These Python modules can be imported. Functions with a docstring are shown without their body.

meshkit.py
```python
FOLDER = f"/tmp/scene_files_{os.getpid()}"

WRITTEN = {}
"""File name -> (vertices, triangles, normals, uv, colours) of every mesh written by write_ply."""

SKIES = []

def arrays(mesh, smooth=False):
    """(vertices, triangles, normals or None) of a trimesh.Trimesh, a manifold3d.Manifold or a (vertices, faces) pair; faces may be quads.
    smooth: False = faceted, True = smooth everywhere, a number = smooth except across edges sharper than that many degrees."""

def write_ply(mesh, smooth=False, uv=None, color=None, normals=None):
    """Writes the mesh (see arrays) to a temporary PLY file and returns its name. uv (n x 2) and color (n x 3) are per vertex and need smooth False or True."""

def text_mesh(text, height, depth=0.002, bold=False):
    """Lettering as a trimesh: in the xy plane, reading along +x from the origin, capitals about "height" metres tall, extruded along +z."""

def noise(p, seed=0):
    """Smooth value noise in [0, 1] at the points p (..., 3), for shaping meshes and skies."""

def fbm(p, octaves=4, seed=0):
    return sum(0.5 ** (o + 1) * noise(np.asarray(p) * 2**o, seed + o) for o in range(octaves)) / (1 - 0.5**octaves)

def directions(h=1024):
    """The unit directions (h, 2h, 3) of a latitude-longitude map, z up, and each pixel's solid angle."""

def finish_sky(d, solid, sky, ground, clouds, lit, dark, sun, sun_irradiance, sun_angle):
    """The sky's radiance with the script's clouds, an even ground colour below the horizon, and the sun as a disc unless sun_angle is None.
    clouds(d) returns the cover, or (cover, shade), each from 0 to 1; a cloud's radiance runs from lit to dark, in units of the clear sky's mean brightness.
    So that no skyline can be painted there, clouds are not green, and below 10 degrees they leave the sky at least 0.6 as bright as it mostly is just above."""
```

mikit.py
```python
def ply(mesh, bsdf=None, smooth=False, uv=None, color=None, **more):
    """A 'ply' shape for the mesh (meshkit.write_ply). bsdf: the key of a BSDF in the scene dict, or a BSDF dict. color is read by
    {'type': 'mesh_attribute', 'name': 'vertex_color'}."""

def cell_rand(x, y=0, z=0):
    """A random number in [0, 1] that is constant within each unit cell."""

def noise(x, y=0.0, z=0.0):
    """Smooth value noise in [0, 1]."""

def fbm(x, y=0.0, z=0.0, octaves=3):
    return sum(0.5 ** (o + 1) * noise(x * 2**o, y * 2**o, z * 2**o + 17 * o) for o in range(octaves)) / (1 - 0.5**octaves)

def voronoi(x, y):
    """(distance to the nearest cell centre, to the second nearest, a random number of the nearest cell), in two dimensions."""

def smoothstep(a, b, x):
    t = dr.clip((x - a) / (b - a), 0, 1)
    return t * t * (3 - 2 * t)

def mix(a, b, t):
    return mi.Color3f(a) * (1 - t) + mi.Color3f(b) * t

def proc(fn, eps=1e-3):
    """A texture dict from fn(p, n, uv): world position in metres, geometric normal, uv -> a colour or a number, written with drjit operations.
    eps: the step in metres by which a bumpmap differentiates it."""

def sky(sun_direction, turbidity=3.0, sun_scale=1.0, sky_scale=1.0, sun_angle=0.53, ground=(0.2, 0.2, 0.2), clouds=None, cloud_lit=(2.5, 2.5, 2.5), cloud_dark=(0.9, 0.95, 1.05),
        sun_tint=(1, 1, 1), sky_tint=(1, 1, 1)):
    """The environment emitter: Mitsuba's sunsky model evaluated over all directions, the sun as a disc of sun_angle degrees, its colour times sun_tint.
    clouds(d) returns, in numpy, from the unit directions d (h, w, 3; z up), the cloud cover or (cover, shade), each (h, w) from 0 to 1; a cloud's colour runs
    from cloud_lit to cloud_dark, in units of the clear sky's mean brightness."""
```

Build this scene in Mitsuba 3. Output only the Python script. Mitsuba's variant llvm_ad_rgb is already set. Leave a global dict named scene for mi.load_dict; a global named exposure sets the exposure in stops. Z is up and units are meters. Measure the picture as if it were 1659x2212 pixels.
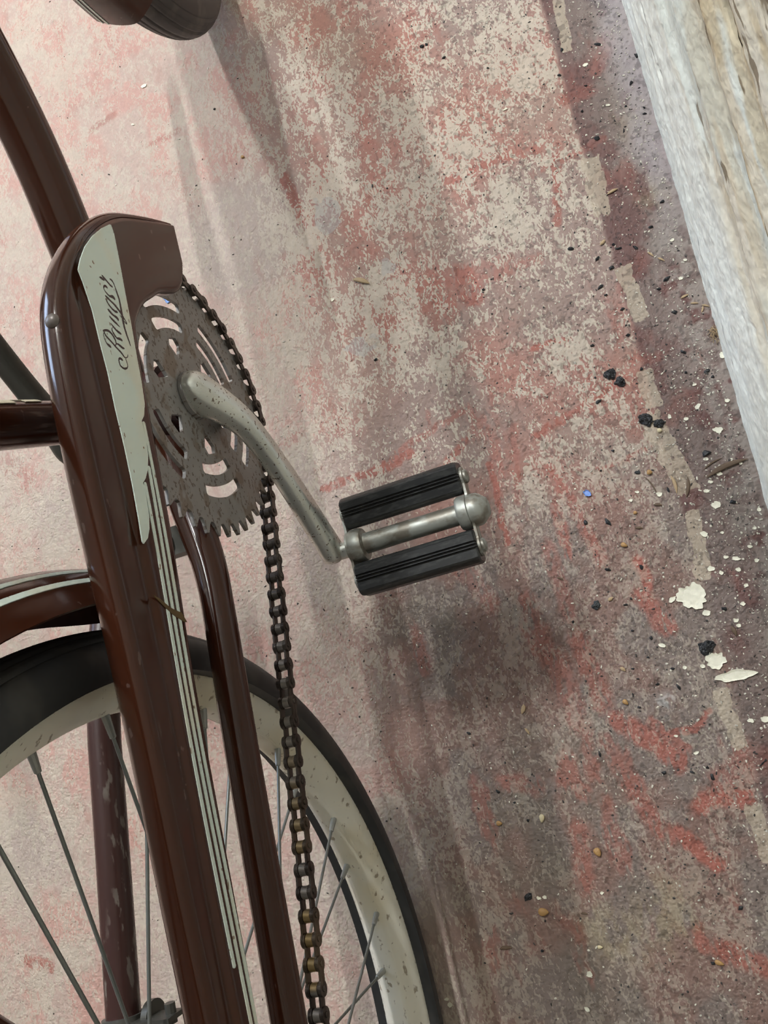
import math, random
import numpy as np
import trimesh
import shapely
from shapely.geometry import Polygon, LineString, Point
from shapely import affinity
from scipy.interpolate import CubicSpline
import drjit as dr
import mitsuba as mi
import mikit, meshkit
from mikit import noise, fbm, voronoi, smoothstep, mix, cell_rand

T = mi.ScalarTransform4f
rng = np.random.default_rng(7)
scene, labels = {}, {}

# ---------------------------------------------------------------- camera, lamps, exposure
# world: metres, z up, floor at z = 0; the bicycle points along +x, its drive side is -y; the crank axle is at (0, 0, BB)
BB = 0.2688
CAM_AXES = [[-0.22577, -0.911022, -0.345062], [-0.94542, 0.290332, -0.147946], [0.234965, 0.292826, -0.926846]]
CAM_POS = [-0.22696, -0.29601, 0.70665]
FOV_X = 51.2941
m = np.eye(4)
m[:3, 0], m[:3, 1], m[:3, 2], m[:3, 3] = -np.array(CAM_AXES[0]), -np.array(CAM_AXES[1]), CAM_AXES[2], CAM_POS
scene['camera'] = {'type': 'perspective', 'fov': FOV_X, 'fov_axis': 'x', 'near_clip': 0.02, 'far_clip': 50.0, 'to_world': T(m.tolist())}
exposure = 0.2
TUBE_RADIUS = 0.019                  # two fluorescent tubes under the ceiling ahead of the bicycle: centre, length, radiance
TUBES = [((2.35, 0.80, 3.90), 1.4, (580.0, 593.0, 597.0), 'long fluorescent tube lamp under the ceiling, left of the bicycle'),
         ((2.45, -0.03, 3.90), 0.6, (1120.0, 1142.0, 1150.0), 'short fluorescent tube lamp under the ceiling, straight ahead of the bicycle')]
WINDOW_POWER = (4.9, 6.3, 8.9)       # overcast daylight behind the frosted window panes
WINDOW_X, WINDOW_Z, WALL_LEFT_Y = (1.0, 2.65), (0.85, 1.85), 2.3
ROOM_X, CEILING_Z = (-1.9, 3.9), 4.15
WALL_A, WALL_DIR, WALL_N = np.array([0.356, -0.4225, 0.0]), np.array([-0.998257, 0.059024, 0.0]), np.array([0.059024, 0.998257, 0.0])   # foot of the right wall

# ---------------------------------------------------------------- measured outlines: chain guard paint (x, z), floor marks and litter (x, y), metres
PANEL = [(0.07486, 0.35738), (0.06784, 0.36544), (0.05757, 0.37516), (0.04638, 0.38349), (0.03597, 0.38907), (0.02786, 0.39238), (0.02091, 0.38972), (0.00637, 0.38566), (-0.01163, 0.3835), (-0.02753, 0.38096), (-0.04797, 0.37947), (-0.06867, 0.37692), (-0.08849, 0.37549), (-0.10648, 0.37493), (-0.11943, 0.37505), (-0.12052, 0.37409), (-0.11723, 0.37017), (-0.11199, 0.36759), (-0.1043, 0.36589), (-0.0942, 0.36564), (-0.08824, 0.36543), (-0.08679, 0.36673), (-0.08363, 0.36364), (-0.07775, 0.36021), (-0.06936, 0.35783), (-0.06034, 0.35715), (-0.05247, 0.35783), (-0.049, 0.3583), (-0.04549, 0.35544), (-0.03739, 0.35275), (-0.02423, 0.35219), (-0.0093, 0.3526), (0.01273, 0.35273), (0.03304, 0.35338), (0.05487, 0.35379), (0.06978, 0.35448), (0.07512, 0.35599)]
STRIPES = [[(-0.08682, 0.36454), (-0.12062, 0.36343), (-0.17842, 0.36301), (-0.24146, 0.36173), (-0.30496, 0.35861), (-0.32251, 0.35753)], [(-0.07651, 0.35879), (-0.12007, 0.35854), (-0.17851, 0.35867), (-0.24222, 0.35715), (-0.3064, 0.35399), (-0.34942, 0.35176)], [(-0.05019, 0.35659), (-0.08077, 0.35506), (-0.11955, 0.35396), (-0.1786, 0.35404), (-0.24294, 0.35286), (-0.30782, 0.34942), (-0.35109, 0.34765)]]
STROKES = [[(-0.00313, 0.37955, 0.000811), (-0.00181, 0.37698, 0.001081), (-0.00157, 0.37422, 0.001081), (-0.00277, 0.37214, 0.000946), (-0.00479, 0.37062, 0.000811), (-0.00691, 0.37011, 0.000541), (-0.00875, 0.3719, 0.000324)], [(-0.00351, 0.37906, 0.000324), (-0.00543, 0.37814, 0.000811), (-0.00693, 0.37539, 0.000811), (-0.0086, 0.37226, 0.000811), (-0.01029, 0.36908, 0.000811), (-0.01184, 0.36624, 0.000811), (-0.01326, 0.36454, 0.000541), (-0.01293, 0.36284, 0.000405), (-0.0106, 0.36128, 0.000216)], [(-0.00382, 0.37913, 0.000216), (-0.00616, 0.38001, 0.000216), (-0.00824, 0.37951, 0.000324), (-0.01008, 0.37838, 0.000595), (-0.01068, 0.37698, 0.001216), (-0.01129, 0.37557, 0.000811)], [(-0.00715, 0.36996, 0.000541), (-0.00695, 0.36793, 0.000946), (-0.00755, 0.36566, 0.001216), (-0.0076, 0.36385, 0.000811)], [(-0.0161, 0.36681, 0.00027), (-0.01547, 0.36827, 0.001216), (-0.01594, 0.36957, 0.000811), (-0.01844, 0.37013, 0.000541), (-0.02016, 0.36933, 0.000676), (-0.02081, 0.36709, 0.000946), (-0.0199, 0.36446, 0.000811), (-0.01825, 0.36306, 0.000324), (-0.01595, 0.36314, 0.00027), (-0.01389, 0.36388, 0.00027)], [(0.00233, 0.37101, 0.000216), (0.00024, 0.37187, 0.000541), (-0.00163, 0.37071, 0.000811), (-0.00316, 0.36867, 0.000811), (-0.00277, 0.36618, 0.001351), (-0.00305, 0.36463, 0.000946)], [(0.00429, 0.37196, 0.000324), (0.00301, 0.37007, 0.000811), (0.00181, 0.36796, 0.000946), (0.00125, 0.36567, 0.001216), (0.00097, 0.36452, 0.000811)], [(0.00867, 0.37198, 0.000541), (0.00764, 0.37024, 0.001081), (0.00664, 0.36768, 0.001081), (0.00525, 0.36456, 0.000324)], [(0.01266, 0.37229, 0.000676), (0.01164, 0.37055, 0.001216), (0.0108, 0.36835, 0.000946), (0.01046, 0.36561, 0.001351), (0.00921, 0.36468, 0.000541)], [(0.01899, 0.37269, 0.00027), (0.01704, 0.37174, 0.000676), (0.0151, 0.36939, 0.000811), (0.01427, 0.36718, 0.001081), (0.01443, 0.36472, 0.001081)], [(0.021, 0.37285, 0.000405), (0.02033, 0.37102, 0.001081), (0.01925, 0.36808, 0.000811), (0.0183, 0.36548, 0.001216), (0.01667, 0.363, 0.001081), (0.01516, 0.36088, 0.001351), (0.01326, 0.35966, 0.001081), (0.01188, 0.35791, 0.000405), (0.01018, 0.35726, 0.000541), (0.01097, 0.35936, 0.000405), (0.01344, 0.36209, 0.000216)], [(0.0345, 0.36614, 0.000405), (0.0344, 0.36475, 0.000811), (0.03192, 0.36285, 0.000324), (0.02867, 0.36194, 0.000811), (0.02495, 0.36072, 0.000946), (0.02082, 0.36042, 0.001081), (0.0166, 0.36035, 0.001216), (0.01207, 0.36035, 0.001216), (0.00651, 0.35998, 0.001081), (0.00295, 0.35915, 0.000946), (-0.00076, 0.35794, 0.000676), (-0.00359, 0.35714, 0.00027)], [(0.02711, 0.36995, 0.000541), (0.02732, 0.37208, 0.001081), (0.02503, 0.37316, 0.00027), (0.02338, 0.37155, 0.000541), (0.02245, 0.36898, 0.000946), (0.02318, 0.36601, 0.001622), (0.02245, 0.36496, 0.001081)], [(0.03132, 0.37533, 0.00027), (0.0314, 0.37298, 0.001351), (0.03112, 0.37166, 0.000541)], [(0.0337, 0.37288, 0.000405), (0.03257, 0.37115, 0.001081), (0.03147, 0.36901, 0.000811), (0.03049, 0.36722, 0.000946), (0.03002, 0.36531, 0.000811)]]
RUST = [(-0.14704, 0.37354), (-0.14892, 0.36833), (-0.15295, 0.36121), (-0.15457, 0.35563), (-0.15519, 0.35212), (-0.16027, 0.34826), (-0.16032, 0.35048), (-0.15723, 0.3588), (-0.15379, 0.3644), (-0.14872, 0.37171)]
RED_STROKES = [([(-0.0064, -0.0182), (-0.0059, -0.0834), (-0.0008, -0.1113)], np.float64(0.0046), 1), ([(0.0051, -0.1007), (0.024, -0.1764)], np.float64(0.0031), 0.6), ([(0.3381, -0.0513), (0.3096, -0.0561), (0.279, -0.0603)], np.float64(0.006), 1), ([(0.2562, -0.2163), (0.2546, -0.2664), (0.2455, -0.3057)], np.float64(0.0045), 0.7), ([(0.1547, -0.2064), (0.1283, -0.2089)], np.float64(0.0105), 0.9), ([(0.1594, -0.1593), (0.1415, -0.231), (0.1394, -0.276)], np.float64(0.0052), 0.5), ([(0.0576, -0.2487), (0.0541, -0.2803)], np.float64(0.0031), 1), ([(-0.0229, -0.2305), (-0.0072, -0.2942), (0.0022, -0.3175)], np.float64(0.0038), 0.8), ([(0.2223, -0.2946), (0.2252, -0.3203), (0.2293, -0.3634)], np.float64(0.0029), 0.6), ([(0.2357, -0.3201), (0.1917, -0.3099)], np.float64(0.0029), 0.9), ([(-0.0363, -0.1829), (-0.1084, -0.1787)], np.float64(0.0028), 0.9), ([(-0.0076, -0.2129), (-0.0751, -0.1987)], np.float64(0.0043), 0.5), ([(-0.0075, -0.1658), (-0.0261, -0.1378)], np.float64(0.0039), 0.8), ([(-0.0575, -0.2337), (-0.093, -0.2424), (-0.147, -0.2533)], np.float64(0.0051), 0.6), ([(-0.0889, -0.229), (-0.1351, -0.2263)], np.float64(0.0042), 0.8), ([(-0.2782, -0.2304), (-0.2969, -0.2476), (-0.3189, -0.265)], np.float64(0.0078), 1), ([(-0.297, -0.2569), (-0.2971, -0.2844), (-0.2858, -0.3006)], np.float64(0.0027), 0.9), ([(-0.3281, -0.227), (-0.3542, -0.2304), (-0.3738, -0.2409)], np.float64(0.0071), 0.7), ([(-0.3702, -0.251), (-0.3894, -0.2612), (-0.3988, -0.2705)], np.float64(0.0054), 1), ([(-0.2921, -0.2148), (-0.3392, -0.2274)], np.float64(0.007), 0.5), ([(-0.354, -0.2704), (-0.354, -0.3055)], np.float64(0.0067), 0.9), ([(-0.3553, -0.1731), (-0.3979, -0.1666)], np.float64(0.0072), 0.5), ([(-0.3085, -0.1218), (-0.3172, -0.1482)], np.float64(0.0076), 0.5), ([(-0.1837, -0.2759), (-0.1994, -0.2827), (-0.2167, -0.2888)], np.float64(0.007), 0.8), ([(-0.1552, -0.2825), (-0.1767, -0.2838)], np.float64(0.0053), 0.9), ([(-0.0638, -0.3178), (-0.0708, -0.2938), (-0.068, -0.2723)], np.float64(0.0021), 0.6), ([(0.5185, 0.174), (0.5209, 0.1425)], np.float64(0.0046), 0.6), ([(0.4583, 0.1039), (0.458, 0.0619)], np.float64(0.0043), 0.5), ([(0.2994, -0.3795), (0.3248, -0.3966)], np.float64(0.0067), 0.8), ([(0.2851, -0.3419), (0.2806, -0.3652)], np.float64(0.0066), 0.8), ([(0.2434, -0.3255), (0.1672, -0.303)], np.float64(0.0039), 0.8), ([(-0.4579, -0.2554), (-0.4743, -0.2835)], np.float64(0.0073), 0.8), ([(-0.4412, -0.2416), (-0.4547, -0.2426)], np.float64(0.0047), 0.7), ([(-0.3877, 0.415), (-0.3976, 0.3864)], np.float64(0.0053), 0.8), ([(0.1677, -0.1761), (0.1501, -0.2518)], np.float64(0.0057), 0.4), ([(0.2416, -0.0435), (0.2149, -0.1227)], np.float64(0.0056), 0.4), ([(-0.165, -0.1824), (-0.2155, -0.187)], np.float64(0.0083), 0.5), ([(-0.2168, -0.1927), (-0.273, -0.1968)], np.float64(0.0095), 0.5), ([(-0.1222, -0.2112), (-0.1856, -0.2139)], np.float64(0.0062), 0.5), ([(-0.1216, -0.1333), (-0.1565, -0.1504)], np.float64(0.0085), 0.4), ([(-0.2064, -0.216), (-0.2625, -0.2195)], np.float64(0.0082), 0.6), ([(-0.0446, -0.3432), (-0.0328, -0.3585)], np.float64(0.0085), 0.5), ([(0.0136, -0.329), (0.0107, -0.3482)], np.float64(0.0048), 0.5), ([(-0.2853, -0.2548), (-0.3113, -0.2728)], np.float64(0.0041), 0.7), ([(0.1752, 0.1514), (0.146, 0.1478)], np.float64(0.0081), 0.3), ([(0.1457, 0.36), (0.1152, 0.337)], np.float64(0.012), 0.4), ([(0.0415, 0.0452), (0.0562, -0.0013)], np.float64(0.006), 0.4), ([(0.2461, -0.0334), (0.2087, -0.0685)], np.float64(0.0077), 0.35), ([(-0.3437, -0.2913), (-0.3273, -0.3174)], np.float64(0.0124), 0.5), ([(0.0839, -0.3376), (0.1011, -0.3633)], np.float64(0.0067), 0.4)]
CREAM_STRIPS = [([(0.3942, -0.3683), (0.3321, -0.3598)], np.float64(0.006)), ([(0.2162, -0.3487), (0.1566, -0.3421)], np.float64(0.0102)), ([(0.102, -0.345), (0.0481, -0.3454)], np.float64(0.0081)), ([(0.0025, -0.3345), (-0.032, -0.3321)], np.float64(0.0086)), ([(-0.0383, -0.3254), (-0.1105, -0.3383)], np.float64(0.0106)), ([(-0.126, -0.3354), (-0.1837, -0.3269)], np.float64(0.007)), ([(-0.2715, -0.3111), (-0.3176, -0.3136)], np.float64(0.007)), ([(-0.3608, -0.3085), (-0.4017, -0.3072)], np.float64(0.0071))]
BLOBS = [((0.2755, -0.0923), np.float64(0.0247), 'g'), ((0.1851, -0.1358), np.float64(0.0125), 'g'), ((0.125, -0.0854), np.float64(0.0199), 'g'), ((-0.2746, -0.2748), np.float64(0.0098), 'w'), ((0.3257, -0.4091), np.float64(0.0236), 'y'), ((0.2308, -0.4001), np.float64(0.0295), 'y'), ((0.1594, -0.3932), np.float64(0.0211), 'y'), ((-0.4269, -0.2229), np.float64(0.0342), 'y'), ((-0.435, -0.1803), np.float64(0.0302), 'y'), ((-0.0173, -0.2912), np.float64(0.0384), 'c'), ((-0.068, -0.2723), np.float64(0.0461), 'c'), ((-0.0579, -0.3195), np.float64(0.0295), 'c'), ((0.2993, -0.0897), np.float64(0.0314), 'c'), ((0.1691, -0.1115), np.float64(0.0289), 'c'), ((0.2546, -0.1836), np.float64(0.0399), 'c'), ((0.291, -0.2425), np.float64(0.0457), 'c'), ((0.3432, -0.1959), np.float64(0.0423), 'c'), ((0.3366, -0.3125), np.float64(0.0419), 'c'), ((0.3851, -0.3163), np.float64(0.0325), 'c'), ((0.2038, -0.2573), np.float64(0.0288), 'c'), ((0.2524, -0.0569), np.float64(0.0308), 'c'), ((0.1956, -0.022), np.float64(0.0301), 'c'), ((0.1182, -0.1091), np.float64(0.0234), 'c'), ((0.0847, -0.1691), np.float64(0.0272), 'c'), ((0.1423, -0.0209), np.float64(0.0293), 'c'), ((0.045, 0.308), np.float64(0.0505), 'c'), ((0.0669, 0.3445), np.float64(0.0404), 'c'), ((0.4604, 0.2616), np.float64(0.0393), 'c'), ((0.114, 0.3509), np.float64(0.0235), 'c'), ((0.0144, 0.3526), np.float64(0.0344), 'c'), ((-0.2421, 0.3611), np.float64(0.0391), 'c'), ((-0.2417, 0.4179), np.float64(0.0349), 'c'), ((-0.3882, 0.3552), np.float64(0.0226), 'c'), ((0.1235, 0.0273), np.float64(0.0296), 'c'), ((-0.4177, 0.1756), np.float64(0.005), 'c'), ((0.0666, -0.2644), np.float64(0.0222), 'c'), ((0.2507, -0.1572), np.float64(0.03), 'c'), ((0.0405, -0.2829), np.float64(0.0262), 'c'), ((0.7116, 0.2445), np.float64(0.0449), 'c'), ((0.6149, 0.2149), np.float64(0.0281), 'c'), ((-0.1655, -0.2755), np.float64(0.0185), 'c'), ((-0.0707, -0.2129), np.float64(0.0253), 'c'), ((-0.0274, -0.1628), np.float64(0.0216), 'c'), ((-0.1355, -0.2567), np.float64(0.0165), 'c'), ((-0.3064, -0.2485), np.float64(0.0091), 'c'), ((-0.1099, -0.0089), np.float64(0.0223), 'c'), ((-0.0528, -0.0523), np.float64(0.0133), 'c'), ((-0.1697, -0.1026), np.float64(0.0213), 'd'), ((-0.1565, -0.1504), np.float64(0.0126), 'c'), ((-0.2036, -0.1548), np.float64(0.0167), 'c'), ((-0.2287, -0.1394), np.float64(0.0126), 'c'), ((-0.0254, 0.0384), np.float64(0.0234), 'p'), ((-0.2564, -0.0397), np.float64(0.0305), 'p'), ((-0.064, 0.0898), np.float64(0.0285), 'p'), ((-0.2057, -0.0007), np.float64(0.031), 'p'), ((-0.3227, -0.1981), np.float64(0.0333), 'd'), ((-0.294, -0.1868), np.float64(0.0291), 'd'), ((-0.2798, -0.1545), np.float64(0.0293), 'd'), ((-0.381, -0.1263), np.float64(0.0344), 'd'), ((-0.4703, -0.1588), np.float64(0.044), 'd'), ((-0.1548, -0.0606), np.float64(0.0303), 'd'), ((-0.3312, -0.1197), np.float64(0.0341), 'd')]
DEBRIS = [('char', 0.01, -0.3068, np.float64(0.0129), np.float64(0.0112), -2.63, 'sizeable black charcoal chip above the split charcoal lump, nearest such one'),
('char', -0.0007, -0.3127, np.float64(0.012), np.float64(0.0103), -2.12, 'sizeable black charcoal chip right of the split charcoal lump'),
('char', -0.0411, -0.3231, np.float64(0.0135), np.float64(0.011), -2.27, 'sizeable black charcoal chip left of the long two-part charcoal lump'),
('char', -0.0473, -0.3322, np.float64(0.0135), np.float64(0.0085), -2.09, 'sizeable black charcoal chip right of the long two-part charcoal lump'),
('char', -0.2375, -0.3123, np.float64(0.0172), np.float64(0.0131), -1.83, 'sizeable black charcoal chip left of the long narrow cream flake, nearest such one'),
('char', -0.0828, -0.3031, np.float64(0.0058), np.float64(0.0046), -1.89, 'sizeable black charcoal chip below the long two-part charcoal lump'),
('char', -0.0844, -0.36, np.float64(0.008), np.float64(0.0071), -1.88, 'sizeable black charcoal chip left of the long curved splinter, nearest such one'),
('char', -0.1168, -0.2676, np.float64(0.0083), np.float64(0.0046), -2.67, 'sizeable black charcoal chip below the blue scrap on the floor, second nearest such one'),
('char', -0.1117, -0.2492, np.float64(0.0058), np.float64(0.0042), -2.91, 'sizeable black charcoal chip below the blue scrap on the floor, nearest such one'),
('char', 0.0906, -0.3217, np.float64(0.0072), np.float64(0.0036), -1.19, 'sizeable black charcoal chip above the split charcoal lump, second nearest such one'),
('char', 0.0632, -0.3332, np.float64(0.0053), np.float64(0.0035), -1.36, 'small black charcoal chip above the split charcoal lump, third nearest such one'),
('char', 0.0694, -0.3672, np.float64(0.0045), np.float64(0.0036), -1.97, 'small black charcoal chip left of the straw tuft'),
('char', 0.0437, -0.3729, np.float64(0.0057), np.float64(0.004), -1.95, 'sizeable black charcoal chip left of the straw tuft, second nearest such one'),
('char', 0.0813, -0.3236, np.float64(0.004), np.float64(0.0031), -1.98, 'small black charcoal chip above the split charcoal lump, fourth nearest such one'),
('char', 0.0066, -0.3694, np.float64(0.0065), np.float64(0.003), -2.41, 'sizeable black charcoal chip left of the straw tuft, nearest such one'),
('char', -0.0162, -0.382, np.float64(0.0064), np.float64(0.0039), -1.54, 'sizeable black charcoal chip below the straw tuft'),
('char', -0.0224, -0.3846, np.float64(0.0034), np.float64(0.003), -1.91, 'tiny black charcoal chip below the straw tuft, nearest such one'),
('char', -0.0114, -0.3658, np.float64(0.0034), np.float64(0.0026), -1.93, 'tiny black charcoal chip below the straw tuft, second nearest such one'),
('char', 0.0402, -0.2995, np.float64(0.0044), np.float64(0.0035), -1.93, 'small black charcoal chip above the split charcoal lump, nearest such one'),
('char', 0.0384, -0.3308, np.float64(0.0044), np.float64(0.0035), -1.94, 'small black charcoal chip above the split charcoal lump, second nearest such one'),
('char', -0.0113, -0.2903, np.float64(0.0077), np.float64(0.0038), -1.34, 'sizeable black charcoal chip below the split charcoal lump'),
('char', 0.0108, -0.2939, np.float64(0.003), np.float64(0.0026), -1.93, 'tiny black charcoal chip left of the split charcoal lump, nearest such one'),
('char', 0.0749, -0.3749, np.float64(0.0063), np.float64(0.0036), -1.36, 'sizeable black charcoal chip above the straw tuft, nearest such one'),
('char', 0.0045, -0.332, np.float64(0.0047), np.float64(0.0034), -1.92, 'small black charcoal chip right of the split charcoal lump'),
('char', -0.0713, -0.2744, np.float64(0.0029), np.float64(0.0025), -1.88, 'tiny black charcoal chip above the blue scrap on the floor'),
('char', -0.058, -0.2893, np.float64(0.0038), np.float64(0.0029), -1.92, 'small black charcoal chip left of the long two-part charcoal lump'),
('char', -0.1041, -0.3224, np.float64(0.0062), np.float64(0.0029), -3.12, 'sizeable black charcoal chip left of the long curved splinter, second nearest such one'),
('char', -0.1295, -0.3666, np.float64(0.0062), np.float64(0.0041), -1.89, 'sizeable black charcoal chip below the long curved splinter'),
('char', 0.324, -0.3873, np.float64(0.0073), np.float64(0.0037), -2.08, 'sizeable black charcoal chip above the straw tuft, seventh nearest such one'),
('char', 0.295, -0.4148, np.float64(0.0062), np.float64(0.0046), -2.07, 'small black charcoal chip above the straw tuft, fifth nearest such one'),
('char', 0.2884, -0.4201, np.float64(0.0143), np.float64(0.0031), 3.12, 'sizeable black charcoal chip above the straw tuft, sixth nearest such one'),
('char', 0.2707, -0.4028, np.float64(0.005), np.float64(0.004), -1.02, 'small black charcoal chip above the straw tuft, fourth nearest such one'),
('char', 0.3358, -0.3552, np.float64(0.0047), np.float64(0.0037), -0.8, 'small black charcoal chip above the straw tuft, seventh nearest such one'),
('char', 0.3108, -0.3463, np.float64(0.0046), np.float64(0.0031), -2.08, 'small black charcoal chip above the straw tuft, sixth nearest such one'),
('char', 0.2317, -0.3599, np.float64(0.0073), np.float64(0.0054), -2.03, 'sizeable black charcoal chip above the straw tuft, fifth nearest such one'),
('char', 0.2283, -0.3834, np.float64(0.0059), np.float64(0.002), 2.85, 'small black charcoal chip above the straw tuft, second nearest such one'),
('char', 0.1465, -0.3934, np.float64(0.0051), np.float64(0.0037), -1.41, 'small black charcoal chip above the straw tuft, nearest such one'),
('char', 0.1275, -0.3783, np.float64(0.006), np.float64(0.0037), -1.6, 'sizeable black charcoal chip above the straw tuft, fourth nearest such one'),
('char', 0.1369, -0.3073, np.float64(0.0069), np.float64(0.0041), -1.98, 'sizeable black charcoal chip above the split charcoal lump, fifth nearest such one'),
('char', 0.1176, -0.3267, np.float64(0.0059), np.float64(0.0041), -1.18, 'sizeable black charcoal chip above the split charcoal lump, fourth nearest such one'),
('char', 0.1042, -0.3354, np.float64(0.0063), np.float64(0.005), -1.98, 'sizeable black charcoal chip above the split charcoal lump, third nearest such one'),
('char', 0.0757, -0.3763, np.float64(0.0072), np.float64(0.0036), -1.18, 'sizeable black charcoal chip above the straw tuft, second nearest such one'),
('char', 0.1252, -0.3432, np.float64(0.0041), np.float64(0.0027), -2.0, 'small black charcoal chip above the split charcoal lump, fifth nearest such one'),
('char', 0.1194, -0.3465, np.float64(0.0069), np.float64(0.0027), -1.8, 'sizeable black charcoal chip left of the straw tuft, third nearest such one'),
('char', 0.1143, -0.36, np.float64(0.0068), np.float64(0.0027), -2.52, 'sizeable black charcoal chip above the straw tuft, third nearest such one'),
('char', 0.2645, -0.355, np.float64(0.004), np.float64(0.003), -2.08, 'tiny black charcoal chip above the straw tuft, third nearest such one'),
('char', 0.2416, -0.406, np.float64(0.004), np.float64(0.002), -2.06, 'tiny black charcoal chip above the straw tuft, nearest such one'),
('char', 0.2356, -0.4046, np.float64(0.0044), np.float64(0.003), -2.05, 'small black charcoal chip above the straw tuft, third nearest such one'),
('char', 0.2505, -0.3921, np.float64(0.003), np.float64(0.0025), -2.07, 'tiny black charcoal chip above the straw tuft, second nearest such one'),
('char', 0.288, -0.3653, np.float64(0.0041), np.float64(0.002), -2.08, 'tiny black charcoal chip above the straw tuft, fourth nearest such one'),
('char', -0.1831, -0.2382, np.float64(0.0103), np.float64(0.0062), -0.79, 'sizeable black charcoal chip left of the largest cream flake, second nearest such one'),
('char', -0.1561, -0.256, np.float64(0.0058), np.float64(0.0037), -1.86, 'sizeable black charcoal chip below the blue scrap on the floor, third nearest such one'),
('char', -0.1616, -0.2826, np.float64(0.0053), np.float64(0.0037), -2.93, 'sizeable black charcoal chip left of the largest cream flake, nearest such one'),
('char', -0.2111, -0.3343, np.float64(0.0049), np.float64(0.0041), -1.8, 'small black charcoal chip right of the largest cream flake'),
('char', -0.1884, -0.2614, np.float64(0.0041), np.float64(0.0025), -1.82, 'small black charcoal chip left of the largest cream flake, second nearest such one'),
('char', -0.1847, -0.2672, np.float64(0.0037), np.float64(0.0025), -1.84, 'small black charcoal chip left of the largest cream flake, nearest such one'),
('char', -0.1916, -0.2148, np.float64(0.0041), np.float64(0.0029), -1.13, 'small black charcoal chip left of the largest cream flake, fourth nearest such one'),
('char', -0.2195, -0.2733, np.float64(0.0041), np.float64(0.0029), -2.92, 'small black charcoal chip below the largest cream flake'),
('char', -0.2104, -0.2607, np.float64(0.0037), np.float64(0.0025), -1.82, 'small black charcoal chip left of the largest cream flake, third nearest such one'),
('char', -0.2716, -0.2478, np.float64(0.0041), np.float64(0.0029), -1.77, 'small black charcoal chip left of the long narrow cream flake, third nearest such one'),
('char', -0.2612, -0.2459, np.float64(0.0045), np.float64(0.0021), 3.03, 'small black charcoal chip left of the long narrow cream flake, fourth nearest such one'),
('char', -0.263, -0.2825, np.float64(0.0066), np.float64(0.0025), -2.83, 'sizeable black charcoal chip left of the long narrow cream flake, second nearest such one'),
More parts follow.
